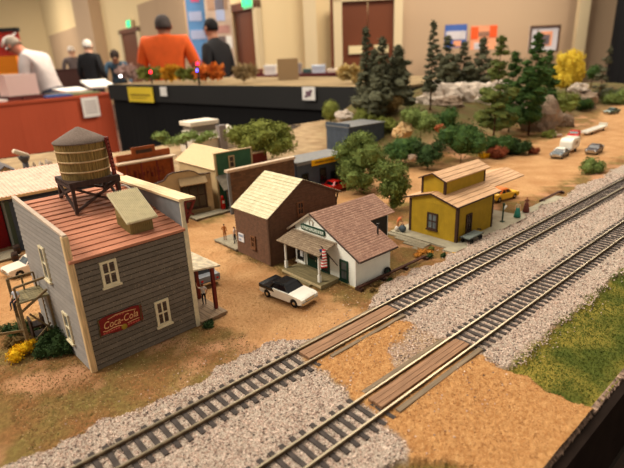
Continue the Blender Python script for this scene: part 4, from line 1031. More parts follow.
rb = thing('barn_building', 'deep red barn wall at the left edge behind the white car', 'building', (-60, 648, 0)); MB().box((0, 0, 0), (151, 60, 58)).build('wall', P2('barn_red', c(140, 18, 20)), rb); MB().box((-3, -4, 58), (151.5, 64, 60)).build('roof', MT['grey_paint'], rb); MB().box((30, -.7, 0), (66, .1, 40)).build('door', P2('barn_red_dark', c(110, 16, 18)), rb)
boardwalk('sidewalk', 'worn grey boardwalk in front of the red barn', [(20, 598, 0), (70, 30)], MT['deck_grey'], 7)
for i, (u, v, lb) in enumerate(((84, 592, 'dark barrel beside the grey corner of the tin roofed shop, nearer the street'), (90, 606, 'dark barrel beside the grey corner of the tin roofed shop, nearer the wall'))):
    b = thing('barrel', lb, 'barrel', (u, v, 3.2 if v > 600 else 0)); MB().lathe([(3, 0), (3.6, 5), (3.0, 10), (2.6, 10), (2.6, 9.4), (.1, 9.4)], n=14).build('staves', MT['dark_brown'], b)
    for z in (2.2, 7.6): MB().lathe([(3.2, z-.4), (3.55, z-.4), (3.55, z+.4), (3.2, z+.4)], n=14).build('hoop', MT['black_paint'], b)
def small_house():
    t = thing('small_house', 'small tan gabled house with grey roof, far left', 'house', (118, 850, 0))
    MB().prism([(0, 0), (38, 0), (38, 47), (19, 60), (0, 50)], 'y', 0, 90).build('wall', MT['tan_paint'], t)
    for s_ in (-1, 1): MB().slab([(19+s_*23, -4, 46), (19+s_*23, 94, 46), (19, 94, 62), (19, -4, 62)][::s_], 1.5).build('roof_slope', P2('roof_slate', c(96, 90, 92)), t)
small_house()
st_ = thing('smoke_stack', 'dark grey stack with pale flared cap behind the corrugated roof', 'chimney', (166, 850, 0))
MB().tube((0, 0, 0), (0, 0, 66), 3.6, 4.4, 14).lathe([(4.2, 62), (7.6, 68), (8.4, 72), (7, 72)], n=16).build('pipe', P2('stack_grey', c(84, 78, 78)), st_)
MB(M=Matrix.Translation((-2, 0, 76))@Matrix.Rotation(.5, 4, 'Y')).box((-12, -6, -3.4), (10, 6, 3.)).build('cap', P2('cap_pale', c(226, 206, 180)), st_, (0, 0, 0), 0, 2, 3)
def elevator():
    t = thing('silo_building', 'white low building with flat raised roof and grey square tower', 'building', (530, 1000, 0))
    MB().box((0, 0, 0), (108, 60, 38)).build('wall', P2('white_dull', c(226, 214, 196)), t)
    MB().slab([(-6, -8, 30), (118, -8, 30), (118, 34, 50), (-6, 34, 50)], 2).build('roof', P2('white_dull', c(226, 214, 196)), t)
    MB().box((12, 20, 38), (74, 60, 58)).build('loft', P2('loft_grey', c(120, 112, 104)), t); MB().box((6, 12, 58), (80, 66, 68)).build('loft_roof', P2('white_dull', c(226, 214, 196)), t, (0, 0, 0), 0, 2, 2)
    MB().box((64, -12, 0), (82, 2, 56)).build('tower', P2('tower_grey', c(140, 130, 128)), t)
elevator()
rs = thing('freight_shed', 'low red shed with pale roof under the big bushy tree', 'shed', (475, 760, 0)); MB().box((0, 0, 0), (80, 40, 30)).build('wall', MT['oxide_red'], rs); MB().box((-3, -4, 30), (83, 44, 33)).build('roof', P2('edge_pale', c(206, 182, 156)), rs)

# ================================================================ LOOKOUT STAIR PLATFORM beside the tavern
def stair_platform():
    t = thing('loading_platform', 'weathered wooden stair landing with railings on the left wall of the tavern', 'platform', (48, 382, 0))
    ow = MT['old_wood']; Z = 39.
    d = MB()
    for i in range(6): d.box((0, i*4., Z-1.2), (23.2, i*4.+3.7, Z))
    d.build('deck', MT['deck_olive'], t)
    for (x, y) in ((.8, .8), (.8, 22), (21, .8), (21, 22)): MB().beam((x, y, -.5), (x, y, Z-1), 2.2, 2.2).build('leg', ow, t)
    for (x, y) in ((.8, .6), (.8, 22.4), (10, 22.4), (18.4, 22.4)): MB().beam((x, y, Z), (x, y, Z+12), 1.2, 1.2).build('rail_post', ow, t)
    MB().beam((.8, 22.4, Z+12), (18.4, 22.4, Z+12), 1.2, 1.).build('handrail', ow, t)
    MB().beam((.8, .6, Z+12), (22, 2, Z+13), 1.6, 1.4).build('handrail', ow, t)
    MB().beam((.8, .4, 2), (18, .4, 16), 1.1, 1.1).beam((.8, .4, Z-8), (21, .4, Z+4), 1.5, 1.5).beam((.4, .8, 3), (.4, 22, 20), 1.3, 1.3).beam((21, .6, 6), (6, .6, 28), 1.3, 1.3).beam((.8, 22, Z), (.8, 22, Z+12), 2, 2).build('brace', ow, t)
    st = MB()
    for i in range(7): st.box((4, -5.2-i*4., Z-4.-i*3.9), (15, -.8-i*4., Z-3.2-i*3.9))
    st.beam((3.6, 0, Z-1), (3.6, -30, 0), .9, 2.2).beam((15.4, 0, Z-1), (15.4, -30, 0), .9, 2.2)
    st.build('steps', ow, t) if False else None
    MB().beam((-16, 8, 17), (2, 3, 15), 1., 1.8).build('plank', ow, t)
    MB().box((6, 6, 4), (15, 16, 6)).box((6, 6, 13), (15, 16, 14.5)).box((5.6, 6, 0), (6.8, 16, 20)).box((14, 6, 0), (15.2, 16, 20)).build('under_shelf', MT['dark_brown'], t)
stair_platform()

# ================================================================ FIGURES (1:87)
def gpt(px, py, z=0.):
    d = ray(px, py); t = (z-CAMZ)/d[2]; return d[0]*t, d[1]*t
def wpt(px, py, D):
    d = ray(px, py); t = D/(d[:2]@FH); return d[0]*t, d[1]*t, d[2]*t+CAMZ
def towards(u, v): return math.atan2(v, u)+PI/2
FG = 'painted figures in the model town'
person('figure in brown coat standing on the plank walk, farther of the two', (273, 466, 3), 2.2, shirt=(168, 100, 40), pants=(150, 92, 44), hair=(70, 44, 30), long_sleeve=True, pose={'elL': (.3, -.02, 1.2), 'wrL': (.22, -.12, 1.02), 'haL': (.16, -.14, 1.0)}, group=FG)
person('figure in white shirt and black trousers on the plank walk by the brown house', (275.5, 449, 3), -2.6, shirt=(226, 214, 200), pants=(34, 34, 40), hair=(80, 50, 36), pose={'knL': (.16, -.02, .5), 'anL': (.17, .02, .09), 'toL': (.19, -.12, .035), 'knR': (-.16, -.02, .5), 'anR': (-.17, .02, .09), 'toR': (-.19, -.12, .035)}, group=FG)
person('figure in white shirt on the porch of the shingled tavern, one arm raised', (174.5, 343, 3.6), 2.9, shirt=(232, 224, 214), pants=(30, 28, 32), hair=(110, 50, 34), pose={'elL': (.36, -.05, 1.5), 'wrL': (.4, -.12, 1.74), 'haL': (.4, -.14, 1.82)}, group=FG)
person('seated figure with dark hair at the corner of the wooden landing', (49.2, 388, 39-.88*11.5+.6), -.9, shirt=(206, 212, 226), pants=(36, 40, 56), hair=(30, 26, 26), group=FG,
       pose={'knL': (.12, -.42, .86), 'anL': (.13, -.44, .45), 'toL': (.14, -.58, .4), 'knR': (-.12, -.42, .86), 'anR': (-.13, -.44, .45), 'toR': (-.14, -.58, .4), 'wrL': (.16, -.3, .98), 'haL': (.14, -.37, .95), 'wrR': (-.16, -.3, .98), 'haR': (-.14, -.37, .95)})
person('figure in rust shirt bending over by the yellow station corner', (430, 343, 2), 1.2, shirt=(190, 96, 50), pants=(176, 120, 74), hair=(150, 90, 50), skin=(200, 140, 110), group=FG,
       pose={'wai': (0, -.06, 1.08), 'che': (0, -.22, 1.24), 'nec': (0, -.36, 1.33), 'hd0': (0, -.44, 1.36), 'hd1': (0, -.51, 1.4), 'hd2': (0, -.55, 1.45), 'shL': (.18, -.24, 1.3), 'shR': (-.18, -.24, 1.3), 'elL': (.22, -.38, 1.06), 'elR': (-.22, -.38, 1.06), 'wrL': (.16, -.5, .9), 'wrR': (-.16, -.5, .9), 'haL': (.14, -.53, .83), 'haR': (-.14, -.53, .83)})
bg = thing('duffel_bag', 'dark bag and pale bundle at the feet of the bending figure', 'bag', (430.5, 336, 2)); MB().ball((0, 0, 4), (3.4, 5, 4.2), 14, 0, .12, 2).build('bag', P2('bag_slate', c(60, 72, 80)), bg); MB().path([(0, -2.5, 7.6), (0, -1, 9.6), (0, 1, 9.6), (0, 2.5, 7.6)], .45, 6).build('handle', MT['black_paint'], bg); MB().ball((-2, 6.5, 3), (2.6, 2.6, 3.2), 12, 0, .1, 2).build('bundle', P2('bundle_pale', c(216, 208, 196)), bg)
person('woman in teal skirt with blonde hair waiting on the platform', (563.5, 265.6, 2), -1.0, shirt=(214, 190, 150), pants=(46, 120, 104), hair=(206, 160, 80), skirt=(52, 134, 118), group=FG)
person('woman in maroon dress standing on the far end of the platform', (589, 267, 2), -.8, shirt=(126, 70, 54), pants=(112, 56, 46), hair=(150, 84, 50), skirt=(112, 58, 48), group=FG)

# ================================================================ VEHICLES
def car(name, label, loc, rot, body, roof, rear=None, L=52., trim=True, cat='car', group='model cars', top=None):
    t = thing(name, label, cat, loc, rot, group); h = L/2; wx = L*.315
    def arch(cx): return [(cx+4.3*math.cos(a), 3.5+4.3*math.sin(a)) for a in [PI-i*PI/8 for i in range(9)]]
    low = [(-h+.6, 4.2), (-wx-4.8, 3.2)]+arch(-wx)+[(-wx+4.8, 3.0), (wx-4.8, 3.0)]+arch(wx)+[(wx+4.8, 3.2), (h-.6, 4.2)]
    up = [(h, 6.6), (h-.2, 8.6), (h-2.4, 9.6), (8.5, 10.7), (-11, 10.9), (-h+5, 10.9), (-h+.3, 11.6), (-h, 9.2)]
    MB().prism(low+up, 'y', -10.6, 10.6).build('body', body, t, (0, 0, 0), 0, .9, 3)
    MB().hexa([(-h+3, -9.5, 3.4), (h-3, -9.5, 3.4), (h-3, 9.5, 3.4), (-h+3, 9.5, 3.4), (-h+3, -9.5, 7), (h-3, -9.5, 7), (h-3, 9.5, 7), (-h+3, 9.5, 7)]).build('underbody', MT['black_paint'], t)
    if rear is not None:
        MB().prism([(-h-.2, 8.2), (-6.5, 7.6), (-8.5, 11.25), (-h+5, 11.3), (-h+.2, 12.1), (-h-.3, 9.6)], 'y', -10.95, 10.95).build('rear_deck', rear, t, (0, 0, 0), 0, .6, 2)
    b, tt = [(9.5, 10.5), (-13.5, 10.5)], [(3.6, 15.6), (-9.2, 15.6)]
    gb = [(b[0][0], -9.4, 10.5), (b[1][0], -9.4, 10.5), (b[1][0], 9.4, 10.5), (b[0][0], 9.4, 10.5), (tt[0][0], -7.7, 15.6), (tt[1][0], -7.7, 15.6), (tt[1][0], 7.7, 15.6), (tt[0][0], 7.7, 15.6)]
    MB().hexa(gb).build('windows', MT['glass_dark'] if roof is not MT['car_cream'] else MT['glass_grey'], t)
    rf = MB().hexa([(tt[0][0]+1, -8.1, 15.2), (tt[1][0]-1.2, -8.1, 15.2), (tt[1][0]-1.2, 8.1, 15.2), (tt[0][0]+1, 8.1, 15.2), (tt[0][0]-1.4, -6.9, 16.7), (tt[1][0]+1.4, -6.9, 16.7), (tt[1][0]+1.4, 6.9, 16.7), (tt[0][0]-1.4, 6.9, 16.7)])
    for s_ in (-1, 1):
        rf.beam((b[0][0]-.3, s_*9.3, 10.6), (tt[0][0]+.2, s_*7.8, 15.5), .9); rf.beam((b[1][0]+.5, s_*9.2, 10.6), (tt[1][0]+.2, s_*7.7, 15.5), 2.6, 1.); rf.beam((-2.5, s_*9.35, 10.6), (-2.7, s_*7.8, 15.5), .9)
    rf.build('roof', roof, t)
    for sx in (-1, 1):
        for sy in (-1, 1):
            w = MB(M=Matrix.Translation((sx*wx, sy*9.2, 3.5))@Matrix.Rotation(PI/2, 4, 'X')).lathe([(2.2, -1.3), (3.3, -1.3), (3.6, -.8), (3.6, .8), (3.3, 1.3), (2.2, 1.3)], n=20).build('wheel', MT['tyre'], t)
            MB(M=Matrix.Translation((sx*wx, sy*9.2, 3.5))@Matrix.Rotation(PI/2, 4, 'X')).lathe([(.1, -1.5), (1.2, -1.4), (2.2, -1.1), (2.2, 1.1), (1.2, 1.4), (.1, 1.5)], n=14).build('hubcap', MT['chrome'], w)
        MB().hexa([(sx*(h-.3), -10.4, 4), (sx*(h+.9), -9.6, 4), (sx*(h+.9), 9.6, 4), (sx*(h-.3), 10.4, 4), (sx*(h-.3), -10.4, 6), (sx*(h+.9), -9.6, 6), (sx*(h+.9), 9.6, 6), (sx*(h-.3), 10.4, 6)]).build('bumper', MT['chrome'], t)
        for sy in (-1, 1): MB(M=Matrix.Translation((sx*(h-.2), sy*7.6, 7.8))@Matrix.Rotation(PI/2, 4, 'Y')).lathe([(1.25, -.4), (1.25, .3), (.7, .6), (.05, .7)], n=10).build('headlight' if sx > 0 else 'tail_light', MT['white_paint'] if sx > 0 else MT['car_red'], t)
    MB().box((h-.4, -5.5, 6.6), (h+.3, 5.5, 8.3)).build('grille', MT['chrome'], t)
    return t
CW, CB = MT['car_white'], MT['car_black']
xx_, yy_ = gpt(205, 282); car('sedan_car', 'dull blue grey car seen under the tavern porch roof', (xx_, yy_+8, .4), math.radians(84), P2('car_dusty', c(132, 136, 142), .4), P2('car_dusty', c(132, 136, 142), .4), None, 46)
car('sedan_car', 'white car with black roof and black tail crossing the dirt street', (236, 306.5, .4), math.radians(-82), CW, CB, CB, 50)
car('sedan_car', 'cream car at the left edge behind the tavern', (92, 549, .4), math.radians(188), MT['car_cream'], MT['car_cream'], None, 54)
car('taxi_car', 'yellow and orange car parked past the yellow station', (629, 322, .4), math.radians(-10), MT['car_yellow'], MT['car_orange'], None, 50)
car('sedan_car', 'red car parked in front of the slate office', (516, 533, .4), math.radians(-3), MT['car_red'], MT['car_red'], None, 62)
car('sedan_car', 'dark car with pale windshield driving on the right of the wide dirt road', (1026, 347, .4), math.radians(186), MT['car_charcoal'], MT['car_charcoal'], None, 50)
car('tow_car', 'grey car with white roof towing a white trailer on the dirt road', (955, 381, .4), math.radians(186), MT['car_grey'], CW, None, 52)
car('sedan_car', 'dark green car at the far right end of the dirt road', (1640, 524, .8), math.radians(170), MT['car_green'], MT['car_green'], None, 54)
car('sedan_car', 'red car beside the long pale trailer near the rocks', (1172, 443, .4), math.radians(194), MT['car_red'], MT['car_red'], None, 54)
def trailer():
    t = thing('camper_trailer', 'rounded white trailer behind the grey car', 'trailer', (1018, 390, .4), math.radians(186))
    pr = [(-24, 5), (24, 5), (26, 9), (25, 22), (20, 27), (-19, 27), (-25, 21), (-26, 9)]
    MB().prism(pr, 'y', -12, 12).build('body', CW, t, (0, 0, 0), 0, 2.5, 3)
    for s_ in (-1, 1): MB(M=Matrix.Translation((0, s_*11, 3.6))@Matrix.Rotation(PI/2, 4, 'X')).lathe([(.2, -1.2), (3.5, -1.2), (3.5, 1.2), (.2, 1.2)], n=16).build('wheel', MT['tyre'], t)
    MB().beam((25, 0, 5), (38, 0, 5), 1.2).build('tow_bar', MT['black_paint'], t)
    MB().box((-8, -12.3, 14), (8, -11.8, 20)).box((-8, 11.8, 14), (8, 12.3, 20)).build('window', MT['glass_grey'], t)
trailer()
a_, b_ = gpt(584, 135.5), gpt(603, 129)
def flatbed():
    L = math.dist(a_, b_); t = thing('flat_trailer', 'long white flat trailer behind the red car near the rocks', 'trailer', (a_[0], a_[1], .4), math.atan2(b_[1]-a_[1], b_[0]-a_[0]))
    MB().box((0, -9, 5), (L, 9, 9)).build('bed', CW, t); MB().box((L-4, -9, 9), (L, 9, 15)).build('headboard', CW, t)
    for x in (L*.2, L*.8):
        for s_ in (-1, 1): MB(M=Matrix.Translation((x, s_*8, 3))@Matrix.Rotation(PI/2, 4, 'X')).lathe([(.2, -1.2), (3, -1.2), (3, 1.2), (.2, 1.2)], n=14).build('wheel', MT['tyre'], t)
flatbed()
a2, b2 = gpt(550, 138), gpt(561, 137)
wl = thing('white_log', 'white barked log lying left of the red car near the rocks', 'log', (a2[0], a2[1], 4)); MB().tube((0, 0, 0), (b2[0]-a2[0], b2[1]-a2[1], 0), 4, 3.4, 12).build('trunk', MT['rock_white'], wl); MB().tube(((b2[0]-a2[0])*.6, (b2[1]-a2[1])*.6, 2), ((b2[0]-a2[0])*.7, (b2[1]-a2[1])*.7+6, 9), 1.4, .9, 8).build('branch_stub', MT['rock_white'], wl)

# ================================================================ PLANTS AND ROCKS
def rc(n, R, r, zz, flat=.8):
    return [(random.uniform(-1, 1)*R, random.uniform(-1, 1)*R, zz+random.uniform(-.3, .9)*R*flat, r*random.uniform(.7, 1.2), r*random.uniform(.7, 1.2), r*random.uniform(.6, 1.)) for _ in range(n)]
random.seed(21)
bush('flowering_bush', 'bright yellow flowering bush below the wooden landing', (43, 375, 0), [(-6, -3, 5, 6, 5, 5), (1, 2, 6, 6, 5, 5), (6, 5, 5, 5, 4, 4.5), (-3, 6, 4, 5, 4, 4)], 220, 1.3, MT['leaf_yellow'])
bush('green_bush', 'dark green bush against the left wall of the shingled tavern', (60, 368, 0), [(0, -8, 5, 7, 6, 6), (6, -2, 8, 6, 7, 7), (-3, 3, 7, 7, 6, 7), (5, 9, 8, 6, 6, 7), (-8, -3, 4, 5, 5, 5), (8, -12, 5, 4, 5, 5)], 330, 1.4, MT['leaf_dark'])
bush('green_bush', 'dark green scrub under the wooden landing', (50, 415, 0), [(-5, -6, 4, 6, 6, 5), (2, 4, 4, 7, 7, 5), (8, -8, 3, 6, 5, 4), (-8, 10, 3, 5, 5, 4)], 240, 1.4, MT['leaf_dark'])
bush('brown_bush', 'dry brown scrub beside the yellow bush', (44, 395, 0), [(0, 0, 4, 6, 5, 5), (7, -7, 3, 6, 5, 4), (-6, 5, 3, 4, 4, 4)], 220, 1.3, MT['leaf_brown'])
bush('weed_tuft', 'dark weeds at the street corner of the shingled tavern', (159, 314, 0), [(0, 0, 2.6, 3.4, 3, 3), (5, 2, 2.2, 3, 2.6, 2.4), (2, -2, 1.6, 3, 2.2, 2)], 140, 1.1, MT['leaf_dark'], 'weeds')
for i, (u, v, r, mt, lb) in enumerate(((306, 267, 3.2, 'leaf_brown', 'small brown weeds between the white building and the far track, nearest the street'), (322, 264, 3, 'leaf_dark', 'small dark weeds in the ballast below the spare wheel'), (296, 262, 2.6, 'leaf_brown', 'tiny brown weed tuft in the ballast near the spare rails'), (392, 270, 4.4, 'leaf_dark', 'dark green weeds at the end of the spare rails'), (404, 262, 3.4, 'leaf_dark', 'green weeds by the near corner of the station platform'), (409, 281, 4, 'leaf_olive', 'olive weeds by the ramp of the station platform'), (414, 257, 2.2, 'leaf_yellow', 'small yellow plant at the near corner of the station platform'))):
    bush('weed_tuft', lb, (u, v, .5), [(-r*.5, 0, r*.4, r*.8, r*.6, r*.55), (r*.5, r*.2, r*.4, r*.7, r*.6, r*.5)], 120, 1.1, MT[mt], 'weeds', None, 1., False)
bush('dry_bush', 'low orange brown dry scrub between the white building and the platform', (395, 282, .3), [(-7, 0, 1.2, 5, 4, 2), (2, 2, 1.4, 5, 5, 2.2), (8, -3, 1, 4, 4, 1.8)], 200, 1.2, M_leaf('leaf_orange', c(170, 110, 40), c(206, 140, 60)), 'bush', None, .8, False)
bush('green_bush', 'round green bush by the far track on the right', (862, 292, 0), [(-14, 0, 9, 14, 12, 11), (6, 4, 12, 15, 13, 12), (18, -6, 8, 11, 10, 9), (0, -10, 7, 12, 8, 8)], 300, 2.6, MT['leaf_fresh'])
# trees of the town
def blob_tree(name, label, loc, cl, n, size, mat, trunk=None, r=2.2, group=None, squash=1.):
    t = thing(name, label, 'tree', loc, 0, group); foliage('foliage', cl, n, size, mat, t, squash, .7, .6)
    top = trunk or (cl[0][0], cl[0][1], cl[0][2]); m = MB(); m.tube((0, 0, -3), top, r, r*.6, 10)
    for q in cl[1:4]: m.tube((top[0]*.7, top[1]*.7, top[2]*.7), q[:3], r*.45, r*.2, 6)
    m.build('trunk', MT['bark'], t); return t
cl = [(0, 0, 52, 30, 30, 26)]+[(34*math.cos(a)*random.uniform(.6, .95), 34*math.sin(a)*random.uniform(.6, .95), random.uniform(18, 66), 16, 16, 17) for a in [i*.57 for i in range(11)]]+[(0, 0, 78, 18, 18, 12), (-10, 8, 74, 15, 15, 12)]
blob_tree('leafy_tree', 'round bright green tree beside the red parked car', (544, 503, 0), cl, 640, 2.6, MT['leaf_fresh'])
cl = [(0, 0, 50, 17, 17, 17), (8, -3, 54, 13, 13, 12), (-9, 5, 58, 12, 12, 10), (10, -9, 36, 11, 11, 15), (-4, -8, 34, 11, 11, 14), (6, 5, 36, 11, 11, 15), (8, -5, 19, 9, 9, 12), (-7, 3, 30, 10, 10, 12), (3, -2, 12, 6, 6, 8)]
blob_tree('drooping_tree', 'drooping green tree between the round tree and the yellow station', (490, 402, 0), cl, 380, 2.9, MT['leaf_fresh'], r=1.6)
cl = [(0, 0, 52, 40, 40, 28)]+[(52*math.cos(a)*random.uniform(.6, 1), 52*math.sin(a)*random.uniform(.6, 1), random.uniform(36, 62), 22, 22, 17) for a in [i*.52 for i in range(12)]]+[(0, 0, 74, 26, 26, 13), (24, -20, 68, 20, 20, 13), (-24, 16, 66, 20, 20, 13)]
blob_tree('leafy_tree', 'wide bushy olive green tree behind the green store', (562, 782, 0), cl, 420, 4., MT['leaf_olive'])
cl = [(0, 0, 52, 22, 22, 10)]+[(q*24, -q*19+random.uniform(-10, 10), 50+random.uniform(-6, 8), 17, 15, 9) for q in (-1.5, -1., -.5, .5, 1., 1.4)]
blob_tree('spreading_tree', 'sparse flat topped pale green tree by the white silo building', (*wpt(187, 148, 1010)[:2], 0), cl, 220, 3.6, MT['leaf_light'])
tp = wpt(331, 120, 1500); zt = gz1(tp[0], tp[1])
t_ = thing('topiary_tree', 'single egg shaped olive tree in front of the black table skirt', 'tree', (tp[0], tp[1], zt)); foliage('foliage', [(0, 0, tp[2]-zt+27, 25, 25, 30)], 1400, 3.4, MT['leaf_olive'], t_, 1, .9, .2); MB().tube((0, 0, -3), (0, 0, 20), 2.4, 2, 8).build('trunk', MT['bark'], t_)
# conifers on the hill
def hill_at(px, py, D): p = wpt(px, py, D); return (p[0], p[1], gz1(p[0], p[1])), p[2]
def hc(label, px, pyb, pyt, D, r, mat, **kw):
    loc, z = hill_at(px, pyb, D); top = wpt(px, pyt, D); return conifer(label, loc, top[2]-loc[2], r, mat, **kw)
PN, PG = MT['leaf_pine'], MT['leaf_pine_green']
hc('dark pine at the left end of the hill, tallest of the dense cluster', 366, 112, 27, 1260, 40, PN, layers=11, n=130)
hc('dark pine in the middle of the dense left cluster, bare near its top', 382, 113, 37, 1240, 52, PN, layers=9, gap=.05, n=130)
hc('broad dark pine at the right side of the dense left cluster', 397, 112, 46, 1270, 62, PN, layers=9, n=170, top=.5)
hc('short broad pine at the front of the dense left cluster', 378, 113, 66, 1190, 50, PN, layers=7, n=150, top=.5)
hc('dark pine at the back of the dense left cluster, between two taller ones', 374, 110, 50, 1330, 56, PN, layers=9, n=150, top=.5)
hc('thin lone pine with bare trunk and tiered boughs', 430, 113, 21, 1250, 33, PN, layers=8, gap=.0, n=120, trunk=2.4, bare=.22, droop=.1, top=.35)
hc('dull grey green pine in front of the blue poster', 445, 90, 36, 1620, 62, PN, layers=8, n=130)
hc('dull grey green pine left of the orange poster', 462, 88, 42, 1650, 58, PN, layers=7, n=130)
hc('dull grey green pine below the orange poster', 480, 90, 38, 1620, 62, PN, layers=8, n=130)
hc('tall mossy green pine left of the boulder, leaning boughs', 493, 143, 36, 1110, 52, MT['leaf_moss'], layers=11, n=150, trunk=2.4, gap=.1, top=.4)
hc('dark pine behind the mossy pine', 508, 138, 52, 1210, 52, PG, layers=9, n=150)
hc('tall deep green pine in front of the framed picture', 528, 137, 32, 1160, 54, PG, layers=10, n=160, trunk=2.4, top=.35)
hc('slim pine beside the picture frame right of the tall deep green pine', 543, 112, 50, 1450, 50, PG, layers=8, n=140)
hc('small windswept pine near the black curtain', 596, 106, 47, 1700, 36, PN, layers=7, n=120, gap=.2, lean=(16, -12), bare=.3, trunk=2.6)
loc, z_ = hill_at(566, 92, 1700)
cl = [(q_*RH[0]+f_*FH[0], q_*RH[1]+f_*FH[1], z__, 20, 20, 22) for q_, f_, z__ in [(random.uniform(-36, 36), random.uniform(-24, 24), 62+random.random()*86) for _ in range(30)]]
blob_tree('yellow_tree', 'bright lemon yellow autumn tree on the hill', loc, cl, 260, 5, MT['leaf_lemon'], (0, 0, 70), 2.6)
loc, z_ = hill_at(591, 85, 1780); blob_tree('leafy_tree', 'small dark round tree right of the yellow tree', loc, [(0, 0, z_+40-loc[2], 28, 28, 26), (10, -8, z_+52-loc[2], 18, 18, 16)], 300, 4, PG)
loc, z_ = hill_at(618, 103, 1700); bush('green_bush', 'wide bright green bush at the far right edge of the layout', loc, [(-24, 18, 22, 30, 28, 22), (14, -8, 30, 32, 30, 24), (40, -34, 24, 28, 28, 20), (-4, -4, 14, 34, 30, 16)], 340, 4.5, MT['leaf_fresh'])
# broadleaf bushes below the hill
def hb(label, px, py, D, rp_, mat, n=300, size=3., nc=7, cat='bush', sq=.85, name='green_bush', grp='bushes at the foot of the hill'):
    x, y, z = wpt(px, py, D); r = rp_*D/FPX*1.22; g0 = gz1(x, y); zc = max(z-g0, r*.5); random.seed(int(px*7+py))
    cl = [(0, 0, zc, r*.62, r*.62, r*.6)]
    for i in range(nc):
        a = i*2*PI/nc+random.random()*.5; cl.append((math.cos(a)*r*.62, math.sin(a)*r*.62, max(r*.2, zc+random.uniform(-.55, .5)*r*sq), r*.4, r*.4, r*.36))
    return bush(name, label, (x, y, g0), cl, n, size, mat, cat, grp)
hb('dark leafy bush right of the slate warehouse', 402, 147, 900, 16, PG)
hb('bright green leafy bush in front of the lone pine', 421, 121, 1010, 17, MT['leaf_fresh'])
hb('dark green bush between the bright bush and the station roof', 428, 152, 860, 13, MT['leaf_dark'])
hb('green leafy bush below the white rock face', 447, 121, 1030, 15, PG)
hb('large dark green leafy bush behind the station roof', 462, 140, 900, 22, PG, 380)
hb('low green bush right of the station roof, below the mossy pine', 499, 152, 960, 12, PG)
hb('dark green bush on the roadside left of the boulder', 519, 152, 950, 10, MT['leaf_dark'])
hb('red brown ground scrub beside the dirt road', 497, 157, 930, 9, MT['leaf_russet'], 240, 2.6, 6, 'bush', .3, 'russet_bush')
hb('small red brown scrub on the verge before the boulder', 533, 155, 950, 5, MT['leaf_russet'], 160, 2.4, 5, 'bush', .3, 'russet_bush')
hb('small golden shrub behind the station roof', 484, 156, 930, 4.5, MT['leaf_yellow'], 160, 2.2, 4, 'bush', .5, 'golden_bush')
hb('olive undergrowth at the foot of the dense pine cluster, left', 366, 121, 1200, 12, MT['leaf_olive'], 260, 3.6, 6, 'bush', .5, 'olive_bush')
hb('olive undergrowth at the foot of the dense pine cluster, middle', 386, 114, 1210, 13, MT['leaf_brown'], 260, 3.6, 6, 'bush', .5, 'olive_bush')
hb('olive shrub above the slate warehouse', 387, 125, 1130, 9, MT['leaf_olive'], 260, 3.2, 6, 'bush', .6, 'olive_bush')
hb('green undergrowth between the boulder and the white capped rock', 561, 104, 1480, 14, MT['leaf_olive'], 260, 4, 6, 'bush', .7, 'olive_bush')
hb('dark green bush on the brown side of the white capped rock', 582, 108, 1560, 9, PG, 240, 4, 6, 'bush', .7)
hb('flat dull green scrub at the far right end of the road', 606, 104, 1760, 12, PN, 220, 4, 6, 'bush', .3)
hb('low bush at the foot of the boulder', 549, 137, 1120, 6, MT['leaf_olive'], 200, 2.6, 5, 'bush', .4, 'olive_bush')
# rocks
def rk(label, px, py, D, rp_, mat, hgt=1., name='boulder', dep=.8):
    x, y, z = wpt(px, py, D); r = rp_*D/FPX; g0 = gz1(x, y)
    return rock(name, label, (x, y, max(z, g0)), (r, r*dep, r*hgt), mat, 'rock', 30, None, .5, ROOM_ROT)
random.seed(31)
rk('big grey brown boulder beside the dirt road', 541, 119, 1230, 19, MT['rock'], 1.05)
rk('smaller grey boulder right of the big boulder', 565, 122, 1270, 8, MT['rock'], 1.1)
rk('brown rock with white cap below the yellow tree', 582, 104, 1620, 13, MT['rock'], .9)
rk('white stone cap on the brown rock below the yellow tree', 579, 89, 1640, 10, MT['rock_white'], .55)
rk('white rock face on the hill, left piece', 438, 103, 1400, 20, MT['rock_white'], .8, 'rock_face')
rk('white rock face on the hill, middle piece', 465, 101, 1440, 24, MT['rock_white'], .75, 'rock_face')
rk('white rock face on the hill, right piece behind the mossy pine', 490, 104, 1430, 20, MT['rock_white'], .8, 'rock_face')
rk('pale rock below the white rock face', 448, 118, 1330, 14, MT['rock'], .6, 'rock_face')
rk('grey rock under the deep green pine', 517, 112, 1320, 12, MT['rock'], 1.)
rk('pale rock at the corner of the slate warehouse roof', 345, 117, 1240, 9, MT['rock_white'], .7)
rk('small pale stone below the dark leafy bush', 413, 158, 850, 4.5, MT['rock'], .8, 'stone')
rk('pale sandstone block between the bushes', 403, 131, 1020, 9, MT['sand_trim'], .8, 'stone')
rk('reddish stone below the bright green bush', 440, 128, 960, 5, MT['clap_orange'], .8, 'stone')
for i, (px, py, r, lb) in enumerate(((36, 170, 3, 'pale stone behind the corrugated roof, nearest the dark stack'), (43, 166, 3.4, 'pale stone behind the corrugated roof, second from the dark stack'), (51, 165, 4, 'pale stone behind the corrugated roof, nearest the water tank'))):
    x, y = gpt(px, py+10); rock('stone', lb, (x, y, 12), (r*2, r*2, 16), MT['rock_white'], 'rock', 16, 'pale stones')

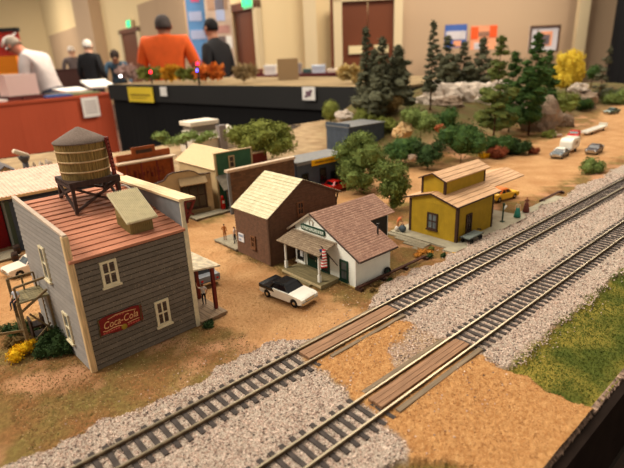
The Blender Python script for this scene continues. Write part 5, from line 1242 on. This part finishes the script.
# ================================================================ LAYOUT TABLE
fa = thing('layout_table', 'black wooden edge of the railway layout table in the near corner', 'table', (0, 0, 0))
MB().box((-230, 64, -170), (2700, 69.4, -1.6)).build('fascia', P2('fascia_black', c(34, 26, 22), .95, .3, .05, sp=.05), fa)
MB().box((-230, 1345, -170), (421, 1352, -1)).box((415, 1180, -170), (421, 1345, -1)).box((421, 1180, -170), (2700, 1187, -1)).box((-236, 66, -170), (-230, 1352, -1)).build('fascia', P2('fascia_black', c(44, 34, 28)), fa)
MB().box((-228, 72, -72), (2698, 1180, -62)).box((-228, 1180, -72), (414, 1345, -62)).build('table_top', P2('fascia_black', c(44, 34, 28)), fa)
MB().box((-220, 62, -175), (2690, 64, -60)).build('edge_board', P2('edge_board', c(50, 42, 34), .7, .3, .03), fa)
MB().box((-220, 68, -1099), (2690, 74, -170)).build('skirt', P2('skirt_black', c(16, 15, 17), .95, .2, .05), fa)
for (u, v) in ((-180, 120), (1200, 120), (2600, 120), (-180, 1300), (1200, 1140), (2600, 1140)): MB().box((u-30, v-30, -1100), (u+30, v+30, -40)).build('leg', P2('fascia_black', c(44, 34, 28)), fa)
em = MB(); u = -220.
while u < 2600:
    L = random.uniform(1.5, 4) if u < 700 else 40; q = random.uniform(-1.8, .9); em.hexa([(u, 68.9+q*.3, -5), (u+L, 69+random.uniform(-.5, .4), -5), (u+L, 71, -5), (u, 71, -5), (u+.4, 69.2+q*.4, .2+q), (u+L-.3, 69.4+random.uniform(-.5, .4), .2+random.uniform(-1.8, .9)), (u+L, 72, .9), (u, 72, .9)]); u += L
em.build('plaster_edge', P2('plaster', c(150, 124, 106), .9, .75, .3), fa)

# ================================================================ EXHIBITION HALL (metres, camera-aligned floor plan)
FL = -1.1
P('hall_wall', c(228, 204, 158), .9, .05, .4, k=1.); P('hall_panel', c(186, 158, 128), .95, .08, .6, k=1.); P('hall_wall_tan', c(192, 164, 134), .9, .06, .4, k=1.)
P('hall_trim', c(214, 194, 156), .7, .05, .5, k=1.); P('door_wood', c(108, 56, 30), .5, .18, .9, k=1.); P('carpet', c(92, 66, 54), .95, .3, 2., k=1.)
P('brass', c(224, 206, 160), .35, .05, 2., k=1.); P('curtain_black', c(17, 16, 18), .95, .3, 2., k=1.); P('cloth_orange', c(186, 82, 52), .85, .1, 1.5, k=1.); P('cloth_black', c(14, 14, 16), .95, .2, 1.2, k=1.)
P('table_grey', c(38, 38, 38), .7, .15, 2., k=1.); P('paper', c(236, 232, 226), .7, .05, 3., k=1.); P('card_brown', c(146, 120, 88), .9, .1, 3., k=1.); P('cloth_maroon', c(92, 38, 40), .9, .15, 2., k=1.)
P('blue_item', c(52, 84, 150), .6, .1, 3., k=1.); P('sign_yellow', c(232, 202, 56), .6, .06, 3., k=1.); P('scenery_tan', c(150, 126, 88), .95, .3, 8., k=1.)
def struct(o, *loc): o['kind'] = 'structure'; return rput(o, *loc) if loc else o
def rb_(name, a, b, mat, parent=None, **kw): return MB(1.).box(a, b).build(name, mat, parent, **kw)
def wallseg(name, A, B, h, mat, th=.15, z0=FL):
    o = MB(1.).box((0, 0, 0), (math.dist(A, B), th, h-z0)).build(name, mat); rput(o, A[0], A[1], z0, math.atan2(B[1]-A[1], B[0]-A[0])); o['kind'] = 'structure'; return o
def wallP(px):                                              # the long oblique wall
    Y = 673/(26+.24*(px-50)); return (room(px, 35, Y)[0], Y)
floor_ = MB(1.).box((-26, -3, -.1), (14, 30, 0)).build('floor', MT['carpet']); rput(floor_, 0, 0, FL); floor_['kind'] = 'structure'
A, B = wallP(46), wallP(263)
wallseg('wall_far', (A[0]-12, A[1]+.1), (A[0]+.05, A[1]), 6, MT['hall_wall'])
wallseg('wall_left', A, B, 6, MT['hall_wall'])
C_ = (room(398, 35, 8.45)[0], B[1]+(8.2-B[1])*(room(398, 35, 8.45)[0]-B[0])/(7.5-B[0]))
wallseg('wall_back', B, C_, 6, MT['hall_wall'])
wallseg('wall_back_tan', C_, (7.5, 8.2), 6, MT['hall_wall_tan'])
wallseg('wall_right', (7.5, 8.2), (8.2, -2.5), 6, MT['hall_wall_tan'])
ang = math.atan2(B[1]-A[1], B[0]-A[0])
def on_wall(name, p0, p1, z0, z1, out, mat, base=None, kind='structure'):
    a, b = wallP(p0), wallP(p1); o = MB(1.).box((0, -out, 0), (math.dist(a, b), -.003, z1-z0)).build(name, mat, None); rput(o, a[0], a[1], z0, ang); o['kind'] = kind; return o
on_wall('trim_1', 50, 86, FL, 1.55, .06, MT['hall_panel']); on_wall('trim_2', 88, 105, FL, 5.9, .35, MT['hall_wall_tan']); on_wall('trim_3', 143.5, 190, FL, 1.56, .06, MT['hall_panel'])
def wall_door(n, p0, p1, z1, mat):
    a, b = wallP(p0), wallP(p1); L = math.dist(a, b)
    t = rthing('door_%d' % n, 'x', 'door', a[0], a[1], FL, ang); del t['label']; del t['category']; t['kind'] = 'structure'
    H = z1-FL
    rb_('door_frame', (-.0, -.1, 0), (L*.12, -.004, H), MT['hall_trim'], t); rb_('door_frame', (L*.88, -.1, 0), (L, -.004, H), MT['hall_trim'], t); rb_('door_frame', (0, -.1, H-.12), (L, -.004, H), MT['door_wood'], t)
    lf = rb_('door_leaf', (L*.12, -.06, 0), (L*.88, -.01, H-.12), mat, t); rb_('push_plate', (L*.3, -.09, 1.0), (L*.7, -.06, 1.1), MT['brass'], lf)
wall_door(1, 122, 143, 1.07, MT['door_wood']); wall_door(2, 236, 263, 1.06, MT['door_wood'])
def exit_sign(px, py, label):
    a = wallP(px); Y = a[1]*.975; X, Z = room(px, py, Y); t = rthing('exit_sign', label, 'exit sign', X, Y, Z, ang)
    rb_('housing', (-.17, -.04, -.11), (.17, .04, .11), MT['hall_trim'], t)
    e = newmat('exit_green'); e[2].inputs['Base Color'].default_value = c(40, 230, 140); e[2].inputs['Emission Color'].default_value = c(60, 255, 160); e[2].inputs['Emission Strength'].default_value = 1.6
    textobj('lettering', 'EXIT', .19, e[0], t, Matrix.Translation((0, -.045, 0)), .004, 0, 1.)
    rb_('face', (-.16, -.043, -.1), (.16, -.04, .1), P2('exit_face', c(90, 200, 140), .5, .05, 2, k=1., emit=.5), t)
exit_sign(130, 24, 'green lit exit sign above the far left brown door'); exit_sign(249.5, 1.5, 'green lit exit sign above the brown door right of the banners')
# double door in the back wall
X0, Z0 = room(333, 3, 8.5); X1, _ = room(402, 3, 8.4); W_ = X1-X0
t = rthing('door_3', 'x', 'door', X0, 8.45, FL, math.atan2(8.2-B[1], 7.5-B[0])); del t['label']; del t['category']; t['kind'] = 'structure'; H = Z0-FL
rb_('door_frame', (0, -.12, 0), (.13, -.004, H+.06), MT['hall_trim'], t); rb_('door_frame', (W_-.13, -.12, 0), (W_, -.004, H+.06), MT['hall_trim'], t); rb_('door_frame', (0, -.12, H), (W_, -.004, H+.08), MT['hall_trim'], t); rb_('door_frame', (-.05, -.1, 0), (-.005, -.004, H+.06), MT['door_wood'], t)
for k in (0, 1):
    x0 = .13+k*(W_-.26)/2; lf = rb_('door_leaf', (x0+.005, -.06, 0), (x0+(W_-.26)/2-.005, -.01, H), MT['door_wood'], t); rb_('push_plate', (x0+.1, -.1, 1.28), (x0+.32, -.06, 1.4), MT['brass'], lf)
o = MB(1.).box((0, -.1, 0), (.16, -.004, 6-FL)).build('trim_4', MT['hall_trim']); X, _ = room(572, 30, 8.2); rput(o, X, 8.15, FL); o['kind'] = 'structure'
o = MB(1.).box((0, -.1, 0), (.2, -.004, 6-FL)).build('trim_5', MT['hall_trim']); X, _ = room(304, 30, 8.6); rput(o, X, 8.55, FL); o['kind'] = 'structure'
def poster(name, label, px0, py0, px1, py1, Y, mats, frame=None, inner=()):
    X0, Z1 = room(px0, py0, Y); X1, _ = room(px1, py0, Y); _, Z0 = room(px0, py1, Y); w, h = X1-X0, Z1-Z0
    t = rthing(name, label, 'poster' if not frame else 'picture', X0, Y, Z0, 0)
    rb_('board', (0, -.02, 0), (w, 0, h), mats, t)
    if frame:
        for a, b in (((0, -.04, 0), (w, -.02, .025)), ((0, -.04, h-.025), (w, -.02, h)), ((0, -.04, .025), (.025, -.02, h-.025)), ((w-.025, -.04, .025), (w, -.02, h-.025))): rb_('frame', a, b, frame, t)
    for (x0, z0, x1, z1, m) in inner: rb_('print', (x0*w, -.026, z0*h), (x1*w, -.02, z1*h), m, t)
    return t
bl = P2('poster_blue', c(70, 100, 170), .6, .2, 4, k=1.); pw = P2('poster_mist', c(206, 200, 204), .6, .15, 5, k=1.); ora = P2('poster_orange', c(236, 92, 40), .6, .1, 4, k=1.); pk = P2('poster_peach', c(236, 160, 120), .6, .15, 5, k=1.)
poster('wall_poster', 'blue and white poster on the tan back wall, left of the orange one', 445, 25, 467, 48, 8.1, bl, None, ((.05, .35, .95, .72, pw), (.4, .05, .75, .3, pk)))
poster('wall_poster', 'orange poster with pale centre on the tan back wall', 471, 26, 497, 50, 8.1, pk, None, ((0, .45, .28, .95, ora), (.72, .5, 1, .98, ora), (.3, .55, .7, .75, P2('poster_grey2', c(150, 110, 90), .6, .2, 5, k=1.)), (.15, .02, .6, .3, pw)))
poster('framed_picture', 'pale framed picture on the tan back wall right of the pines', 530, 26, 560, 53, 8.05, pw, P2('frame_dark', c(86, 60, 44), .5, .1, 3, k=1.), ((.26, .24, .76, .78, pk), (.4, .28, .68, .66, P2('picture_grey', c(120, 110, 116), .6, .3, 5, k=1.))))
# black drape at the right
t = rthing('black_curtain', 'tall black drape hanging at the right edge of the hall', 'curtain', *room(612, 40, 7.2)[:1], 7.2, FL)
mb = MB(1.); n = 40
for i in range(n):
    x0, x1 = i*.09, (i+1)*.09; y0, y1 = .06*math.sin(i*1.3), .06*math.sin((i+1)*1.3)
    mb.hexa([(x0, y0, .02), (x1, y1, .02), (x1, y1+.02, .02), (x0, y0+.02, .02), (x0, y0, 5.8), (x1, y1, 5.8), (x1, y1+.02, 5.8), (x0, y0+.02, 5.8)])
mb.build('cloth', MT['curtain_black'], t); MB(1.).tube((-.1, 0, 5.82), (3.7, 0, 5.82), .03).build('rod', MT['table_grey'], t)

def draped_table(name, label, px0, py0, Y0, px1, py1, depth, mat, fascia=None, fh=.12, top=None):
    X0, Z = room(px0, py0, Y0); Y1 = (Z-CAMZ*S)/(room(px1, py1, 1.)[1]-CAMZ*S); X1, _ = room(px1, py1, Y1)
    w = math.dist((X0, Y0), (X1, Y1)); rot = math.atan2(Y1-Y0, X1-X0)
    t = rthing(name, label, 'table', X0, Y0, FL, rot); H = Z-FL
    mb = MB(1.); n = int(w/.07); lo = .015; zt = H-fh if fascia else H-.004
    for i in range(n):
        x0, x1 = w*i/n, w*(i+1)/n; y0, y1 = .018*math.sin(i*1.1)+.02, .018*math.sin((i+1)*1.1)+.02
        mb.hexa([(x0, y0, lo), (x1, y1, lo), (x1, y1+.01, lo), (x0, y0+.01, lo), (x0, .02, zt), (x1, .02, zt), (x1, .03, zt), (x0, .03, zt)])
    mb.box((0, .03, lo), (.01, depth-.02, H-.01)); mb.box((w-.01, .03, lo), (w, depth-.02, H-.01)); mb.build('skirt', mat, t)
    if fascia: rb_('fascia', (-.01, 0, H-fh), (w+.01, .03, H), fascia, t)
    rb_('table_top', (0, 0.005, H-.03), (w, depth, H), top or mat, t)
    for x in (.08, w-.08):
        for y in (.12, depth-.08): rb_('leg', (x-.03, y-.03, 0), (x+.03, y+.03, H-.03), MT['table_grey'], t)
    cs, sn = math.cos(rot), math.sin(rot)
    def at(px, py, off=0.):
        """floor point over the table, off metres behind its front edge, on the sight column px"""
        k = room(px, py, 1.)[0]; ox, oy = X0-sn*off, Y0+cs*off
        q = (k*oy-ox)/(cs-k*sn); return ox+cs*q, oy+sn*q
    return t, at, Z, rot
bt, BAT, BZ, BROT = draped_table('display_table', 'long display layout table with black skirt and dark grey edge', 108, 84.5, 3.7, 392, 87.6, .85, MT['cloth_black'], MT['table_grey'], .105, MT['scenery_tan'])
def box_at(name, label, cat, px0, py0, px1, py1, Y, dep, mat, parts=(), rot=0., group=None):
    X0, Z1 = room(px0, py0, Y); X1, _ = room(px1, py0, Y); _, Z0 = room((px0+px1)/2, py1, Y)
    if name == 'cardboard_box': Z0 = BZ
    t = rthing(name, label, cat, X0, Y, Z0, rot, group); w, h = X1-X0, Z1-Z0
    rb_('body', (0, 0, 0), (w, dep, h), mat, t)
    for (nm, x0, z0, x1, z1, m) in parts: rb_(nm, (x0*w, -.006, z0*h), (x1*w, 0, z1*h), m, t)
    return t
dk = P2('print_dark', c(70, 60, 30), .7, .1, 3, k=1.)
def paper_on(label, px0, py0, px1, py1, AT, rot, mat, lines, lm, cat='sign', name='paper_sign'):
    X0, Ya = AT(px0, py0, -.014); X1, Yb = AT(px1, py0, -.014); Z1 = room(px0, py0, Ya)[1]; Z0 = room(px0, py1, Ya)[1]; w, h = math.dist((X0, Ya), (X1, Yb)), Z1-Z0
    t = rthing(name, label, cat, X0, Ya, Z0, rot); rb_('sheet', (0, -.004, 0), (w, .002, h), mat, t)
    for (x0, z0, x1, z1) in lines: rb_('print', (x0*w, -.006, z0*h), (x1*w, -.004, z1*h), lm, t)
paper_on('yellow sign on the black table edge, left end', 127.5, 87, 152, 101.5, BAT, BROT, MT['sign_yellow'], ((.1, .42, .9, .54), (.12, .25, .75, .3)), P2('print_olive', c(150, 124, 36), .7, .1, 3, k=1.))
paper_on('small white card on the black table edge right of the yellow sign', 160, 87, 166, 96, BAT, BROT, MT['paper'], (), dk, 'card', 'white_card')
paper_on('white sheet with a dark emblem on the middle of the black table edge', 302.5, 87, 315, 100, BAT, BROT, MT['paper'], ((.3, .3, .7, .7), (.2, .2, .4, .35), (.6, .6, .8, .8)), P2('print_mauve', c(120, 92, 104), .7, .2, 6, k=1.))
# things on the display table
def heap(name, label, px, py, Y, r, mat, cat, n=160, size=.03):
    X, Y = BAT(px, py, .22); r = r*Y/FPX; t = rthing(name, label, cat, X, Y, BZ)
    cl = [(random.uniform(-1, 1)*r*1.0, random.uniform(-.4, .4)*r, random.uniform(.62, 1.)*r+.015, r*.5, r*.4, r*.4) for _ in range(5)]
    foliage('foliage', [tuple(q/S for q in k) for k in cl], n, size/S, mat, t)
random.seed(41)
heap('shrub', 'yellow orange scenery shrub on the display table in front of the orange shirt', 170, 75, 3.9, 9, P2('shrub_amber', c(196, 140, 30), .9, .4, .02), 'bush')
heap('shrub', 'green and brown scenery shrub on the display table left of the amber one', 150, 76, 3.9, 8, MT['leaf_olive'], 'bush')
heap('shrub', 'olive scenery shrub on the display table below the black jacket', 189, 77, 3.9, 7, MT['leaf_olive'], 'bush')
heap('shrub', 'orange scenery shrub on the display table right of the blue light', 211, 76, 3.9, 11, P2('shrub_orange', c(206, 112, 40), .9, .3, .02), 'bush')
heap('shrub', 'pinkish flowers at the left end of the display table', 127, 72, 3.95, 9, P2('shrub_pink', c(190, 160, 152), .9, .3, .02), 'bush')
heap('shrub', 'pale brown scrub on the display table in front of the right door', 248, 80, 3.9, 9, MT['scenery_tan'], 'bush')
heap('shrub', 'dry yellow scenery at the right end of the display table', 352, 85, 3.75, 8, P2('shrub_straw', c(196, 170, 110), .9, .3, .02), 'bush')
for px, py, cc, lb in ((150.5, 72, (255, 20, 40), 'glowing red bulb on the display table in front of the orange shirt'), (197.5, 63.5, (255, 20, 50), 'glowing red bulb between the two standing men'), (197.5, 70.5, (60, 70, 255), 'glowing blue bulb below the red one between the two men'), (120.5, 76, (255, 236, 230), 'glowing white bulb at the left end of the display table')):
    X, Y = BAT(px, py, .07); Z = room(px, py, Y)[1]; t = rthing('signal_light', lb, 'light', X, Y, BZ)
    m = P2('bulb%d%d' % cc[:2]+str(cc[2]), c(*cc), .4, .0, 1, k=1., emit=14.); MB(1.).ball((0, 0, Z-BZ), .008, 12).build('bulb', m, t); MB(1.).tube((0, 0, 0), (0, 0, Z-BZ), .004).build('mast', MT['table_grey'], t)
box_at('cardboard_box', 'brown cardboard box standing on the display table', 'box', 277, 59, 297.5, 84.5, BAT(277, 80, .45)[1], .25, MT['card_brown'])
mt2, MX, MZ, MW = draped_table('vendor_table', 'vendor table with maroon cloth behind the display table', 236, 77, 6.2, 352, 72, .8, MT['cloth_maroon'])
mt3, _, Z3, _ = draped_table('vendor_table', 'far vendor table with dark cloth in the left of the hall', 40, 70, 11.5, 86, 68, .8, P2('cloth_dark', c(70, 44, 40), .9, .2, 2, k=1.))
for px0, py0, px1, lb, m in ((312, 66, 326, 'pale blue carton on the maroon vendor table', P2('carton_blue', c(196, 206, 222), .7, .1, 3, k=1.)), (303, 70, 312, 'dark teal carton on the maroon vendor table', P2('carton_teal', c(70, 96, 96), .7, .2, 3, k=1.)), (264, 66, 276, 'white carton on the maroon vendor table left of the cardboard box', MT['paper']), (252, 70, 262, 'dark red carton on the maroon vendor table', P2('carton_red', c(120, 50, 44), .7, .2, 3, k=1.)), (328, 70, 350, 'long cream carton on the maroon vendor table', P2('carton_cream', c(214, 196, 176), .7, .1, 3, k=1.)), (296.5, 64, 302, 'grey carton beside the cardboard box on the maroon vendor table', P2('carton_grey', c(150, 140, 140), .7, .1, 3, k=1.))):
    X0, Z1 = room(px0, py0, 6.35+.0*px0); X1, _ = room(px1, py0, 6.35); t = rthing('carton', lb, 'box', X0, 6.35, MZ+.003, 0, 'cartons on the maroon vendor table'); rb_('body', (0, 0, 0), (X1-X0-.01, .25, Z1-MZ), m, t); rb_('lid', (-.004, -.004, Z1-MZ-.03), (X1-X0-.006, .254, Z1-MZ+.004), m, t)
ot, OAT, OZ, OROT = draped_table('vendor_table', 'vendor table with rust orange cloth at the left of the hall', -60, 108.5, 4.4, 111, 92.5, .72, MT['cloth_orange'])
paper_on('white printed sheet pinned to the rust orange cloth', 80.5, 98, 97.5, 118, OAT, OROT, MT['paper'], tuple((.15, .2+.14*i, .85, .26+.14*i) for i in range(5)), P2('print_grey', c(180, 170, 168), .7, .1, 3, k=1.))
def flat(name, label, cat, px, X_w, dep, h, yo, mat, rot=0., lift=0., tilt=0.):
    X, Y = OAT(px, 92, yo); t = rthing(name, label, cat, X, Y, OZ+lift+.002, OROT+rot); o = rb_('body', (-X_w/2, 0, 0), (X_w/2, dep, h), mat, t); o.rotation_euler = (tilt, 0, 0); return t
flat('carton', 'pinkish white carton on the rust orange table in front of the white shirt', 'box', 24, .3, .18, .2, .12, mat=P2('carton_pink', c(228, 196, 188), .7, .06, 3, k=1.), lift=.04)
rb_('tray', (-.17, .02, 0), (.17, .28, .035), P2('tray_dark', c(96, 44, 40), .7, .2, 3, k=1.), flat('display_tray', 'dark red tray under the pinkish carton edge', 'tray', 27, .1, .02, .03, .07, P2('tray_dark', c(96, 44, 40), .7, .2, 3, k=1.)))
flat('magazine', 'blue magazine lying on the front edge of the rust orange table', 'magazine', 59, .28, .12, .02, .03, MT['blue_item'])
flat('magazine', 'green grey booklet on the rust orange table near its right end', 'magazine', 86, .34, .2, .02, .06, P2('mag_green', c(120, 130, 90), .7, .15, 3, k=1.))
flat('magazine', 'dark booklet on the rust orange table behind the blue magazine', 'magazine', 66, .3, .2, .02, .3, P2('mag_dark', c(96, 92, 84), .7, .2, 3, k=1.))
flat('paper_stack', 'white sheet stack in the middle of the rust orange table', 'paper', 80, .34, .26, .02, .6, MT['paper'], .12, 0, .12)
flat('paper_stack', 'bright white open box lid at the right end of the rust orange table', 'paper', 104, .3, .36, .02, .5, MT['paper'], -.25, .03, .2)
flat('paper_stack', 'white papers at the left end of the rust orange table', 'paper', -8, .24, .2, .02, .1, MT['paper'])
# orange display and banner at far left
box_at('exhibit_banner', 'orange display panel at the left edge behind the table', 'display', -14, 57, 16, 90, 7.0, .05, P2('panel_orange', c(240, 140, 30), .7, .1, 2, k=1.), (('print', .35, .2, .9, .5, P2('panel_amber', c(250, 176, 60), .7, .1, 2, k=1.)),))
X0, Z1 = room(-20, 33, 7.5); X1, _ = room(18, 33, 7.5); t = rthing('banner', 'red banner with white script strokes behind the man in white', 'banner', X0, 7.5, FL); w = X1-X0; zb = room(0, 62, 7.5)[1]-FL; zt = Z1-FL
rb_('cloth', (0, 0, zb), (w, .02, zt), P2('banner_red', c(186, 56, 46), .8, .12, 2, k=1.), t); rb_('top_bar', (-.02, -.02, zt), (w+.02, .03, zt+.05), MT['table_grey'], t)
for x in (.05, w-.05): rb_('pole', (x-.015, .02, 0), (x+.015, .05, zt), MT['table_grey'], t)
mb = MB(1.); mb.path([(w*.5, -.01, zb+.2), (w*.62, -.01, zb+.3), (w*.8, -.01, zb+.33), (w*.9, -.01, zb+.26), (w*.78, -.01, zb+.16), (w*.6, -.01, zb+.17)], .022, 6); mb.path([(w*.5, -.01, zt-.17), (w*.95, -.01, zt-.02)], .012, 6); mb.build('script_strokes', MT['paper'], t)
# standing banners
def banner(label, px0, px1, Y, base, blocks):
    X0, _ = room(px0, 60, Y); X1, _ = room(px1, 60, Y); w = X1-X0; t = rthing('banner_stand', label, 'banner', X0, Y, FL); H = room(px0, -14, Y)[1]-FL
    rb_('cloth', (0, 0, .08), (w, .012, H), base, t); rb_('foot', (-.02, -.12, 0), (w+.02, .14, .08), MT['table_grey'], t); rb_('top_rail', (0, -.012, H), (w, .02, H+.04), MT['table_grey'], t)
    for (x0, z0, x1, z1, m) in blocks: rb_('print', (x0*w, -.006, z0*H), (x1*w, 0, z1*H), m, t)
rose = P2('banner_rose', c(206, 90, 130), .7, .2, 4, k=1.); sky = P2('banner_sky', c(96, 146, 200), .7, .2, 2, k=1.); lil = P2('banner_lilac', c(176, 186, 220), .7, .15, 3, k=1.)
banner('blue roll up banner with pink spots behind the two standing men', 192, 210, 9.3, sky, ((.1, .66, .9, .72, lil), (.2, .47, .95, .52, rose), (.3, .9, .75, .97, rose), (.1, .78, .8, .84, lil)))
g1 = P2('collage_grey', c(120, 104, 104), .7, .3, 5, k=1.); g2 = P2('collage_tan', c(206, 180, 160), .7, .2, 4, k=1.)
banner('roll up banner with a collage of photographs, right of the blue one', 210.5, 235, 9.1, g2, ((.1, .85, .9, .95, P2('collage_brown', c(176, 140, 116), .7, .3, 4, k=1.)), (.4, .78, .75, .97, lil), (.35, .6, .7, .68, g1), (.2, .7, .9, .75, P2('collage_rose', c(190, 140, 130), .7, .3, 4, k=1.)), (.72, .6, .95, .68, MT['paper']), (.45, .5, .9, .57, P2('collage_rose', c(190, 140, 130), .7, .3, 4, k=1.))))
# visitors
def visitor(label, px, Y, rot, **kw):
    X, _ = room(px, 70, Y); return person(label, (X, Y, FL), rot, 1., room_pos=True, **kw)
visitor('man in orange t-shirt seen from behind at the display table', 169, 5.7, PI, shirt=(232, 96, 34), pants=(48, 48, 56), hair=(74, 66, 64), skin=(150, 100, 78), bulk=1.35, shoe=(30, 30, 30),
        pose={'shL': (.21, .01, 1.49), 'shR': (-.21, .01, 1.49), 'che': (0, 0, 1.37), 'elL': (.31, -.05, 1.2), 'elR': (-.31, -.05, 1.2), 'wrL': (.3, -.28, 1.06), 'haL': (.27, -.36, 1.05), 'wrR': (-.3, -.28, 1.06), 'haR': (-.27, -.36, 1.05), 'nec': (0, .01, 1.54), 'hd0': (0, -.005, 1.585), 'hd1': (0, -.015, 1.64), 'hd2': (0, -.01, 1.7)})
visitor('man in black jacket with dark hair in profile beside the banners', 218, 6.45, -PI/2-.5, shirt=(24, 24, 28), pants=(32, 32, 36), hair=(20, 18, 20), skin=(176, 124, 98), long_sleeve=True, bulk=1.25, shoe=(20, 20, 20),
        pose={'wrL': (.2, -.2, 1.02), 'haL': (.16, -.28, 1.02), 'wrR': (-.2, -.2, 1.02), 'haR': (-.16, -.28, 1.02), 'nec': (0, -.02, 1.51), 'hd0': (0, -.04, 1.57), 'hd1': (0, -.055, 1.64), 'hd2': (0, -.05, 1.7)})
visitor('grey haired man in white t-shirt leaning over the rust orange table', 52, 6.55, -PI/2-.1, shirt=(206, 196, 194), pants=(60, 64, 80), hair=(150, 136, 122), skin=(200, 130, 104), bulk=1.22, shoe=(30, 30, 30),
        pose={'wai': (0, -.08, 1.1), 'che': (0, -.2, 1.31), 'nec': (0, -.31, 1.45), 'hd0': (0, -.37, 1.49), 'hd1': (0, -.43, 1.54), 'hd2': (0, -.455, 1.6), 'shL': (.2, -.2, 1.4), 'shR': (-.2, -.2, 1.4), 'elL': (.26, -.22, 1.14), 'elR': (-.26, -.22, 1.14), 'wrL': (.24, -.38, 1.01), 'haL': (.22, -.45, 1.0), 'wrR': (-.24, -.38, 1.01), 'haR': (-.22, -.45, 1.0)})
visitor('white haired person in black jacket seen from behind in the left of the hall', 92, 9.6, PI-.3, shirt=(20, 20, 24), pants=(40, 40, 46), hair=(214, 206, 198), skin=(206, 160, 136), long_sleeve=True, bulk=1.15, shoe=(20, 20, 20))
visitor('person in dark grey clothes with pale hair left of the black jacket', 75, 12.6, .6, shirt=(96, 84, 84), pants=(50, 46, 50), hair=(220, 208, 196), skin=(214, 168, 140), long_sleeve=True)
visitor('person in dark blue top behind the left end of the display table', 118, 10.6, .3, shirt=(60, 84, 104), pants=(44, 44, 56), hair=(50, 40, 36), skin=(196, 150, 124), long_sleeve=True,
        pose={'wai': (0, -.06, 1.06), 'che': (0, -.2, 1.2), 'nec': (0, -.3, 1.32), 'hd0': (0, -.35, 1.36), 'hd1': (0, -.4, 1.42), 'hd2': (0, -.41, 1.48), 'shL': (.18, -.2, 1.28), 'shR': (-.18, -.2, 1.28), 'elL': (.25, -.26, 1.02), 'elR': (-.25, -.26, 1.02), 'wrL': (.2, -.42, .9), 'haL': (.18, -.48, .9), 'wrR': (-.2, -.42, .9), 'haR': (-.18, -.48, .9)})

# ================================================================ LIGHT, CAMERA
def area(name, loc, size, power, col, target=None, sy=None):
    l = bpy.data.lights.new(name, 'AREA'); l.energy = power; l.color = col; l.shape = 'RECTANGLE'; l.size = size; l.size_y = sy or size
    o = bpy.data.objects.new(name, l); COL.objects.link(o); o.location = loc
    d = Vector(target or (loc[0], loc[1], -5))-Vector(loc); o.rotation_euler = d.to_track_quat('-Z', 'Y').to_euler(); return o
WARM = (1., .895, .745)
LIGHTS = True
area('ceiling_light_key', (-1.7, 1.7, 2.5), 1.2, 105, WARM, (.35, .4, 0))
area('ceiling_light_over', (.9, .9, 3.3), 1.6, 62, WARM)
for i, (X, Y, p) in enumerate(((-3.5, 7, 190), (1.5, 5.5, 190), (-9, 13, 300), (-2, 9.5, 190), (-13, 20, 480), (4.5, 5.5, 190))):
    q = RH*X+FH*Y; area('ceiling_light_hall', (q[0], q[1], 3.7), 1.6, p, WARM)
w = bpy.data.worlds.new('hall'); SC.world = w; w.use_nodes = True; bgn = w.node_tree.nodes['Background']; bgn.inputs[0].default_value = (1., .9, .77, 1); bgn.inputs[1].default_value = .4

cam = bpy.data.cameras.new('camera'); co = bpy.data.objects.new('camera', cam); COL.objects.link(co); SC.camera = co
X_, Y_, Z_ = CR@np.array([1., 0, 0]), CR@np.array([0, -1., 0]), CR@np.array([0, 0, -1.])
co.matrix_world = Matrix(((X_[0], Y_[0], Z_[0], 0), (X_[1], Y_[1], Z_[1], 0), (X_[2], Y_[2], Z_[2], CAMZ*S), (0, 0, 0, 1)))
cam.sensor_fit = 'HORIZONTAL'; cam.sensor_width = 36.; cam.lens = FPX/624*36; cam.clip_start = .005; cam.clip_end = 100
cam.dof.use_dof = True; cam.dof.focus_distance = .4; cam.dof.aperture_fstop = 10.5
vs_ = SC.view_settings; vs_.view_transform = 'Standard'; vs_.look = 'None'; vs_.exposure = .12; vs_.gamma = 1.; vs_.use_curve_mapping = False
